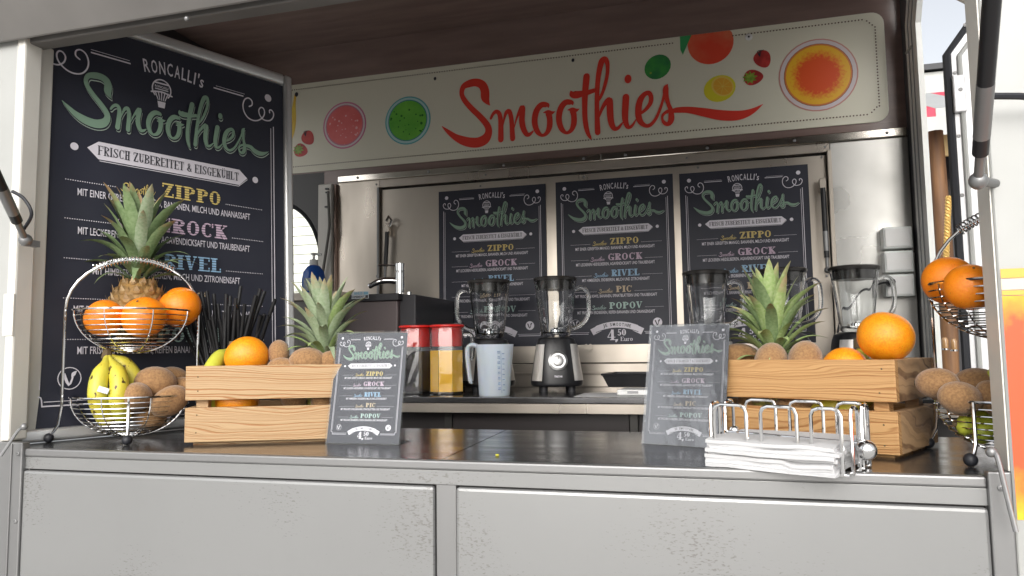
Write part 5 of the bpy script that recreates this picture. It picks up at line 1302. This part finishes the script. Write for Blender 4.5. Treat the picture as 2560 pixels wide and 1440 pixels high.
# ------------------------------------------------------------------ blenders
def blender_proto(label):
    t = thing('blender', label, 'blender', (0,0,0), 0, 'glass jug blenders on the back counter')
    sq = lambda a, z: 1+.045*math.cos(4*a)*-1
    body = MB().lathe([(.083,.018),(.087,.022),(.088,.030),(.068,.150),(.062,.166),(.050,.172)], 40, mod=lambda a, z: 1-.05*math.cos(4*a))
    b = obj('motor_base', body, M_black, t)
    for s_ in (-1, 1):
        vs = []; fs = []
        a0, a1 = (-90+34, -90+66) if s_ > 0 else (-90-66, -90-34)
        for z, r in ((.036,.0880),(.060,.0842),(.100,.0775),(.150,.0692)):
            for k in range(6):
                a = R_(a0+(a1-a0)*k/5); rr = (r+.0012)*(1-.05*math.cos(4*a)); vs.append((rr*math.cos(a), rr*math.sin(a), z))
        for j in range(3):
            for k in range(5): q_ = j*6+k; fs.append((q_, q_+1, q_+7, q_+6))
        off = len(vs); vs += [(x*.985, y*.985, z) for x, y, z in vs]; fs += [tuple(off+i for i in f[::-1]) for f in fs]
        obj('steel_panel', MB().add(vs, fs), M_blade, t)
    for a in (45,135,225,315): obj('foot', MB().lathe([(.012,0),(.013,.019)], 12, (.062*math.cos(R_(a)), .062*math.sin(R_(a)), 0)), M_blackm, t)
    fm_ = Matrix.Translation((0,-.0795,.098)) @ Matrix.Rotation(R_(90-9), 4, 'X')
    dl = obj('dial', MB().lathe([(.030,-.004),(.030,.003),(.024,.005),(.0235,.004),(.0175,.004),(.0165,.011),(.014,.012)], 32, m4=fm_), mat('satin_dial', (.42,.42,.42), .35, 1), t)
    obj('dial_mark', MB().box(None, (.002,.012,.001), mat4=fm_ @ Matrix.Translation((0,.008,.0125))), M_black, dl)
    P_ = Print(); put_text(P_, 'TRISTAR', 0, .026, 0, .0055, 0, .03); print_obj('maker_lettering', P_, [M_print_w], b, Matrix.Translation((-.013, -.0868, .047)) @ Matrix.Rotation(R_(90-9), 4, 'X'))
    # glass jug, fluted, with wall thickness
    fl = lambda a, z: 1+(.028*math.cos(8*a) if z < .35 else 0)
    out = [(.040,.173),(.046,.180),(.049,.20),(.055,.25),(.062,.31),(.067,.345),(.069,.352)]
    inn = [(.066,.352),(.063,.345),(.058,.31),(.051,.25),(.045,.205),(.040,.190),(.008,.186)]
    m = MB(); n = 64; prof = out+inn; vs = []
    for j, (r, z) in enumerate(prof):
        for k in range(n):
            a = 2*math.pi*k/n; f_ = 1+(.03*math.cos(8*a) if (.185 < z < .34) else 0)*(1 if j < len(out) else .8); vs.append((r*f_*math.cos(a), r*f_*math.sin(a), z))
    fs = [(j*n+k, j*n+(k+1) % n, (j+1)*n+(k+1) % n, (j+1)*n+k) for j in range(len(prof)-1) for k in range(n)]
    fs.append(tuple(range(n-1,-1,-1))); fs.append(tuple((len(prof)-1)*n+k for k in range(n)))
    m.add(vs, fs); jar = obj('glass_jug', m, M_glass, t)
    obj('handle', MB().tube(catmull([(.064,0,.325),(.082,0,.333),(.100,0,.325),(.107,0,.300),(.106,0,.250),(.092,0,.222),(.070,0,.205),(.050,0,.200)], 4), .0068, 12), M_glass, t)
    obj('blade_hub', MB().lathe([(.018,.187),(.016,.196),(.006,.202)], 12).box((0,0,.200), (.05,.006,.0015)), M_chrome, t)
    lid = obj('lid', MB().lathe([(.060,.326),(.060,.354),(.071,.3545),(.072,.362),(.066,.366),(.030,.367),(.028,.3665)], 40), mat('dark_lid', (.035,.032,.030), .25, 0), t)
    return t
BCZ = 1.187
BLD = [(1224, 0, 180, 'leftmost blender on the back counter, its glass handle pointing left'), (1390, 0, 0, 'second blender from the left with its dial and steel base in full view'), (1770, 1, 0, 'third blender, behind the creased menu stand'), (1962, 1, 0, 'fourth blender, behind the pineapple of the right crate'), (2143, 2, 0, 'rightmost blender on the back counter, under the white socket boxes')]
bp0 = None
for k, (bx_, kk, rz, lab) in enumerate(BLD):
    yy = [1.24, 1.24, 1.24, 1.26, 1.27][k]; q = atY(bx_, 840, yy)
    if bp0 is None: bp0 = o = blender_proto(lab)
    else: o = copy_tree(bp0, lab)
    BLD[k] = (o, (q.x, yy, BCZ), rz)
for k, (o, loc, rz) in enumerate(BLD):
    o.location = loc; o.rotation_euler = (0, 0, R_(16))
    if rz == 180:
        for ch in children(o):
            if ch.name.startswith('handle'): ch.rotation_euler = (0, 0, math.pi)
    if k in (2, 3, 4):
        for ch in children(o):
            if ch.name.startswith('handle'): ch.rotation_euler = (0, 0, R_(-10))
# ------------------------------------------------------------------ juice jugs
M_ojuice = mat('orange_juice', (.97,.52,.0), .3, coat=.5, sss=.1)
M_djuice = mat('dark_berry_juice', (.012,.006,.012), .15, coat=.5)
M_redlid = mat('red_plastic', (.72,.02,.015), .28, 0, coat=.3)
def jug(label, loc, juice, rz):
    t = thing('juice_jug', label, 'jug', loc, rz, 'red lidded juice jugs on the back counter')
    oc = lambda a, z: 1/math.cos((a+math.pi/8) % (math.pi/4)-math.pi/8)*.97
    R0 = .0535; n = 64
    prof = [(R0*.97,.0),(R0,.004),(R0,.178),(R0*.93,.196),(R0*.93,.205)]; inn = [(R0*.90,.205),(R0*.90,.196),(R0*.955,.178),(R0*.955,.008)]
    m = MB().lathe(prof+inn, n, mod=oc); g_ = obj('glass_body', m, M_glass, t)
    obj('juice', MB().lathe([(R0*.950,.0085),(R0*.950,.135)], n, mod=oc), juice, t)
    l_ = obj('lid', MB().lathe([(R0*.885,.148),(R0*.885,.2055),(R0*.96,.206),(R0*1.02,.209),(R0*1.02,.214),(R0*.9,.216)], 40, capb=False), M_redlid, t)
    obj('lid_grip', MB().lathe([(.016,.165),(.016,.19)], 12, (0,0,0)), M_black, l_)
    obj('handle', MB().tube(catmull([(R0*.95,0,.185),(R0+.014,0,.186),(R0+.026,0,.175),(R0+.027,0,.12),(R0+.020,0,.108)], 4), .006, 10), M_glass, t)
    return t
q = atY(1118, 900, 1.08); jug('glass jug of orange juice with a red lid', (q.x, 1.08, BCZ), M_ojuice, R_(22.5-8))
q = atY(1040, 900, 1.085); jug('glass jug of dark berry juice with a red lid, left of the orange juice', (q.x, 1.085, BCZ), M_djuice, R_(100))
# ------------------------------------------------------------------ measuring jug
M_pp = mat('frosted_polypropylene', (.78,.84,.90), .4, 0, trans=.45, ior=1.35, sss=.3)
yy = 1.005; q = atY(1236, 985, yy)
t = thing('measuring_jug', 'frosted plastic measuring jug with blue scale beside the orange juice', 'measuring jug', (q.x, yy, BCZ), R_(14))
n = 40; prof = [(.044,0),(.0455,.003),(.0535,.150),(.0525,.151),(.0430,.0035),(.002,.003)]
m = MB(); vs = []
for r, z in prof:
    for k in range(n):
        a = 2*math.pi*k/n; lip = 1+.10*max(0, math.cos(a))**12*(z/.15)**4; vs.append((r*lip*math.cos(a), r*.82*math.sin(a), z))
fs = [(j*n+k, j*n+(k+1) % n, (j+1)*n+(k+1) % n, (j+1)*n+k) for j in range(len(prof)-1) for k in range(n)]+[tuple(range(n-1,-1,-1)), tuple((len(prof)-1)*n+k for k in range(n))]
obj('jug_wall', MB().add(vs, fs), M_pp, t)
hw = [(-.050,0,.146),(-.064,0,.150),(-.078,0,.140),(-.0775,0,.100),(-.071,0,.045),(-.066,0,.042)]
m = MB(); cc = catmull(hw, 4)
m.tube(cc, [.007]*(len(cc)-6)+[.0065]*6, 10); m.v = [(x, y*1.5, z) for x, y, z in m.v]; obj('handle', m, M_pp, t)
P_ = Print()
for k in range(8): P_.rect(0, .012+k*.015, .008, .0135+k*.015); P_.rect(.014, .014+k*.015, .021, .0155+k*.015); put_text(P_, str(800-k*100), .0, .008, .0105+k*.015, .004, 1, .01)
P_.rect(.0105,.006,.0112,.128)
a_ = R_(-62); print_obj('blue_scale', P_, [mat('print_blue_scale', (.10,.20,.42), .5)], t, Matrix.Translation((.012,-.0452,.138)) @ Matrix.Rotation(R_(18),4,'Z') @ Matrix.Rotation(R_(90-2.6), 4, 'X'))
# ------------------------------------------------------------------ back counter bits
qa = atY(1440, 992, .95)
pp_ = thing('paper_sheet', 'white paper sheet lying on the back counter right of the second blender', 'paper', (atZ(1430,994,BCZ).x, .955, BCZ+.0005))
obj('sheet', MB().bx(0, .24, 0, .17, 0, .0008), M_nap, pp_, smooth=False); obj('sheet', MB().box((.13,.10,.0016), (.22,.15,.0006), .08), M_nap, pp_, smooth=False)
q = atZ(1625, 985, BCZ); sc_o = thing('kitchen_scale', 'flat white kitchen scale under the black tray', 'scale', (q.x, 1.03, BCZ+.0025), R_(-4))
obj('scale_body', MB().box((0,0,.009), (.15,.12,.016)), M_whitepl, sc_o, bevel=.004); obj('scale_display', MB().box((-.03,-.0605,.010), (.03,.0015,.007)), M_grey, sc_o)
q = atY(1590, 953, 1.12); tr_ = thing('black_tray', 'black plastic food tray behind the creased menu stand', 'tray', (q.x+.03, 1.14, BCZ+.022), R_(-6))
m = MB(); w0, w1, d0, d1, hh = .10, .115, .07, .085, .036
m.add([(-w0,-d0,0),(w0,-d0,0),(w0,d0,0),(-w0,d0,0),(-w1,-d1,hh),(w1,-d1,hh),(w1,d1,hh),(-w1,d1,hh)], [(3,2,1,0),(0,1,5,4),(1,2,6,5),(2,3,7,6),(3,0,4,7)]); o = obj('tray_body', m, M_black, tr_, smooth=False); sm_ = o.modifiers.new('s', 'SOLIDIFY'); sm_.thickness = .0016
obj('tray_rim', MB().tube([(-w1,-d1,hh),(w1,-d1,hh),(w1,d1,hh),(-w1,d1,hh)], .0035, 6, closed=True), M_black, tr_)
# a green drink bottle just behind the big orange
q = atY(2150, 860, .9)
# ------------------------------------------------------------------ soap bottle
q = atY(784, 715, 1.22); t = thing('soap_bottle', 'blue soap bottle with white pump on the sink before the oval window', 'soap bottle', (q.x, 1.22, 1.5225), R_(10))
obj('bottle_body', MB().lathe([(.030,0),(.034,.004),(.035,.045),(.031,.068),(.019,.084),(.012,.088)], 28, mod=lambda a, z: 1-.12*abs(math.sin(a))), mat('blue_bottle', (.02,.10,.42), .2, 0, coat=.4), t)
obj('label', MB().box((0,-.0318,.030), (.034,.0012,.036)), mat('bottle_label', (.20,.28,.48), .5, 0, (.55,.60,.62), 120), t)
pm_ = obj('pump', MB().lathe([(.0125,.088),(.0125,.104),(.006,.105),(.004,.106),(.004,.118),(.0085,.119),(.0085,.124)], 16), M_whitepl, t)
obj('nozzle', MB().tube([(0,0,.121),(.024,-.003,.119)], .0035, 8), M_whitepl, pm_)
t.scale = (1.22,1.22,1.22)

# ------------------------------------------------------------------ outside: behind the oval window and beyond the door
M_shut = mat('white_shutter', (.80,.82,.74), .5, 0, (.74,.76,.68), 3)
sh = thing('roller_shutter_stall', 'pale stall with a roller shutter outside the oval window', 'stall', (-3.3, 3.2, 0))
for k in range(44): obj('shutter_slat', MB().bx(0, 2.6, 0, .02, .05+k*.062, .05+k*.062+.059), M_shut, sh, bevel=.004)
obj('stall_body', MB().bx(-.1, 2.7, .021, 1.5, 0, 2.9), M_white, sh)
# neighbouring van and stall seen through the doorway
q = atY(2335, 175, 7.0)
bd = thing('white_van', 'white box van behind the red and white awning beyond the doorway', 'van', (q.x-1.0, 7.0, 0))
obj('box_body', MB().bx(0, 3.4, 0, 4, .55, q.z), M_white, bd, bevel=.05); obj('roof_edge', MB().bx(-.03, 3.43, -.03, 4.03, q.z+.002, q.z+.06), M_rubber, bd)
for k in range(6): obj('body_rib', MB().bx(.3+k*.5, .36+k*.5, -.03, -.001, .7, q.z-.1), M_whitepl, bd, bevel=.008)
for x_ in (.6, 2.8): obj('wheel', MB().lathe([(.34,0),(.36,.05),(.36,.2),(.34,.25)], 20, m4=Matrix.Translation((x_, .25, .36)) @ Matrix.Rotation(R_(90),4,'X')), M_rubber, bd)
q = atY(2305, 342, 4.3); qt = atY(2330, 285, 4.3); q3 = atY(2370, 325, 4.3)
stl = thing('awning_stall', 'dark timber stall with a red and white awning beyond the doorway', 'stall', (q.x, 4.3, 0))
za = q.z; zt_ = qt.z+.04
for k in range(8):
    mcol = mat('awning_red', (.62,.05,.09), .6) if k % 2 == 0 else M_white
    x0 = -.30+k*.26
    m = MB(); m.add([(x0,-.5,za-.03+.02),(x0+.258,-.5,za-.03+.02),(x0+.258,.6,zt_+.25),(x0,.6,zt_+.25),(x0,-.5,za+.04),(x0+.258,-.5,za+.04),(x0+.258,.6,zt_+.29),(x0,.6,zt_+.29)], [(3,2,1,0),(4,5,6,7),(0,1,5,4),(1,2,6,5),(2,3,7,6),(3,0,4,7)])
    obj('awning_stripe', m, mcol, stl)
M_timber = mat('dark_timber', (.24,.12,.05), .6, 0, (.12,.06,.03), 20, (1,1,.1))
obj('stall_post', MB().tube([(.06,-.1,0),(.04,-.1,.8),(.07,-.1,1.6),(.05,-.1,za)], [.06,.055,.05,.05], 10), M_timber, stl)
obj('fascia_board', MB().bx(-.3, 1.8, -.09, -.06, za-.16, za-.02), mat('pale_timber', (.62,.46,.22), .6), stl)
obj('stall_back', MB().bx(-.3, 1.8, .5, .55, 0, za), mat('stall_dark', (.012,.014,.018), .5), stl)
for k in range(6): obj('back_plank', MB().bx(-.28+k*.16, -.14+k*.16, .48, .499, .1, za-.2), mat('stall_dark2', (.03,.028,.03), .5), stl)
obj('stall_counter', MB().bx(-.3, 1.8, -.05, .45, .85, .9), M_timber, stl)
# hanging gold rope
q0 = atY(2372, 500, 3.6); q1 = atY(2358, 690, 3.6); m = MB()
for s_ in (0, 1, 2):
    pts = []
    for k in range(120):
        f = k/119; c = Vector((q0.x+(q1.x-q0.x)*f*1.0, 3.6, q0.z+.02+(q1.z-.12-q0.z-.02)*f)); a = k*.55+s_*2.094; pts.append(c+Vector((math.cos(a), math.sin(a), 0))*.009)
    m.tube(pts, .0085, 6)
gr = obj('rope', m, mat('gold_rope', (.62,.40,.12), .45, .3)); tag(gr, 'twisted gold rope hanging outside the doorway', 'rope')
# lamp / jars shelf glimpsed lower in the stall
for k in range(2):
    q = atY(2362+k*22, 850+k*3, 3.9)
    o = thing('glass_lantern', ('left' if k == 0 else 'right')+' one of two small glass lanterns glinting on the dark stall', 'lantern', (q.x, 3.9, q.z-.06), 0, 'lanterns on the dark stall')
    obj('lantern_glass', MB().lathe([(.018,.01),(.02,.06),(.012,.075)], 10), mat('amber_glass', (.30,.17,.07), .1, 0, coat=.5), o); obj('lantern_base', MB().lathe([(.021,0),(.021,.01)], 10), M_chrome, o)
# trees and houses behind the camera (seen only in reflections)
M_bark = mat('bark', (.07,.06,.05), .85, 0, (.04,.035,.03), 12)
def bare_tree(label, loc, h, seed):
    random.seed(seed); t = thing('bare_tree', label, 'tree', loc, 0, 'bare trees on the square'); trunk = MB(); crown = MB()
    def grow(p, d, L_, r, lvl, mb):
        pts = [p]; q = p; dd = d.copy()
        for k in range(4):
            dd = (dd+Vector((random.uniform(-.18,.18), random.uniform(-.18,.18), random.uniform(-.05,.12)))).normalized(); q = q+dd*L_/4; pts.append(q)
        mb.tube(pts, [r*(1-.12*k) for k in range(5)], 6 if lvl < 2 else 4, cap=False)
        if lvl < 5:
            for k in range(3 if lvl < 4 else 2):
                a = random.uniform(0, 6.28); ax = Vector((math.cos(a), math.sin(a), random.uniform(-.1,.5))); nd = (dd*1.0+ax*.75).normalized(); grow(pts[-1-(k % 2)], nd, L_*random.uniform(.58,.78), r*.52, lvl+1, crown)
    grow(Vector((0,0,0)), Vector((0,0,1)), h*.38, h*.022, 0, trunk)
    obj('trunk', trunk, M_bark, t); obj('crown', crown, M_bark, t)
bare_tree('tall bare tree across the square, left', (-6.9,-8.2,0), 8.5, 1); bare_tree('bare tree across the square, nearest the trailer', (.9,-8,0), 8, 2); bare_tree('bare tree across the square, right', (4.8,-11,0), 9, 4)
M_stone = mat('pale_stone', (.40,.37,.33), .8, 0, (.33,.31,.28), 2); M_roof = mat('slate_roof', (.09,.09,.10), .7); M_pane = mat('dark_pane', (.03,.035,.04), .1)
for k, (x0, hh, lab) in enumerate(((-22,7.5,'pale stone town house on the far side, left'), (-8,6.5,'lower stone town house on the far side, middle'), (7,7.8,'tall pale town house on the far side, right'))):
    hs2 = thing('town_house', lab, 'house', (x0*3, -120, 0)); obj('wall', MB().bx(0, 13.5, -8, 0, 0, hh), M_stone, hs2, smooth=False)
    m = MB(); m.add([(-.3,-8.3,hh),(13.8,-8.3,hh),(13.8,.3,hh),(-.3,.3,hh),(-.3,-4,hh+2.2),(13.8,-4,hh+2.2)], [(3,2,5,4),(1,0,4,5),(0,3,4),(2,1,5),(0,1,2,3)]); obj('roof', m, M_roof, hs2, smooth=False)
    for r_ in range(int(hh//2.6)):
        for c_ in range(5): f = obj('window', MB().bx(1.0+c_*2.5, 2.2+c_*2.5, .0, .06, 1.0+r_*2.7, 2.7+r_*2.7), M_white, hs2, smooth=False); obj('pane', MB().bx(1.08+c_*2.5, 2.12+c_*2.5, .061, .08, 1.08+r_*2.7, 2.62+r_*2.7), M_pane, f, smooth=False)

# a copied part keeps no category; empties of parts never carry one
for o in bpy.data.objects:
    if o.parent and 'category' in o: del o['category']
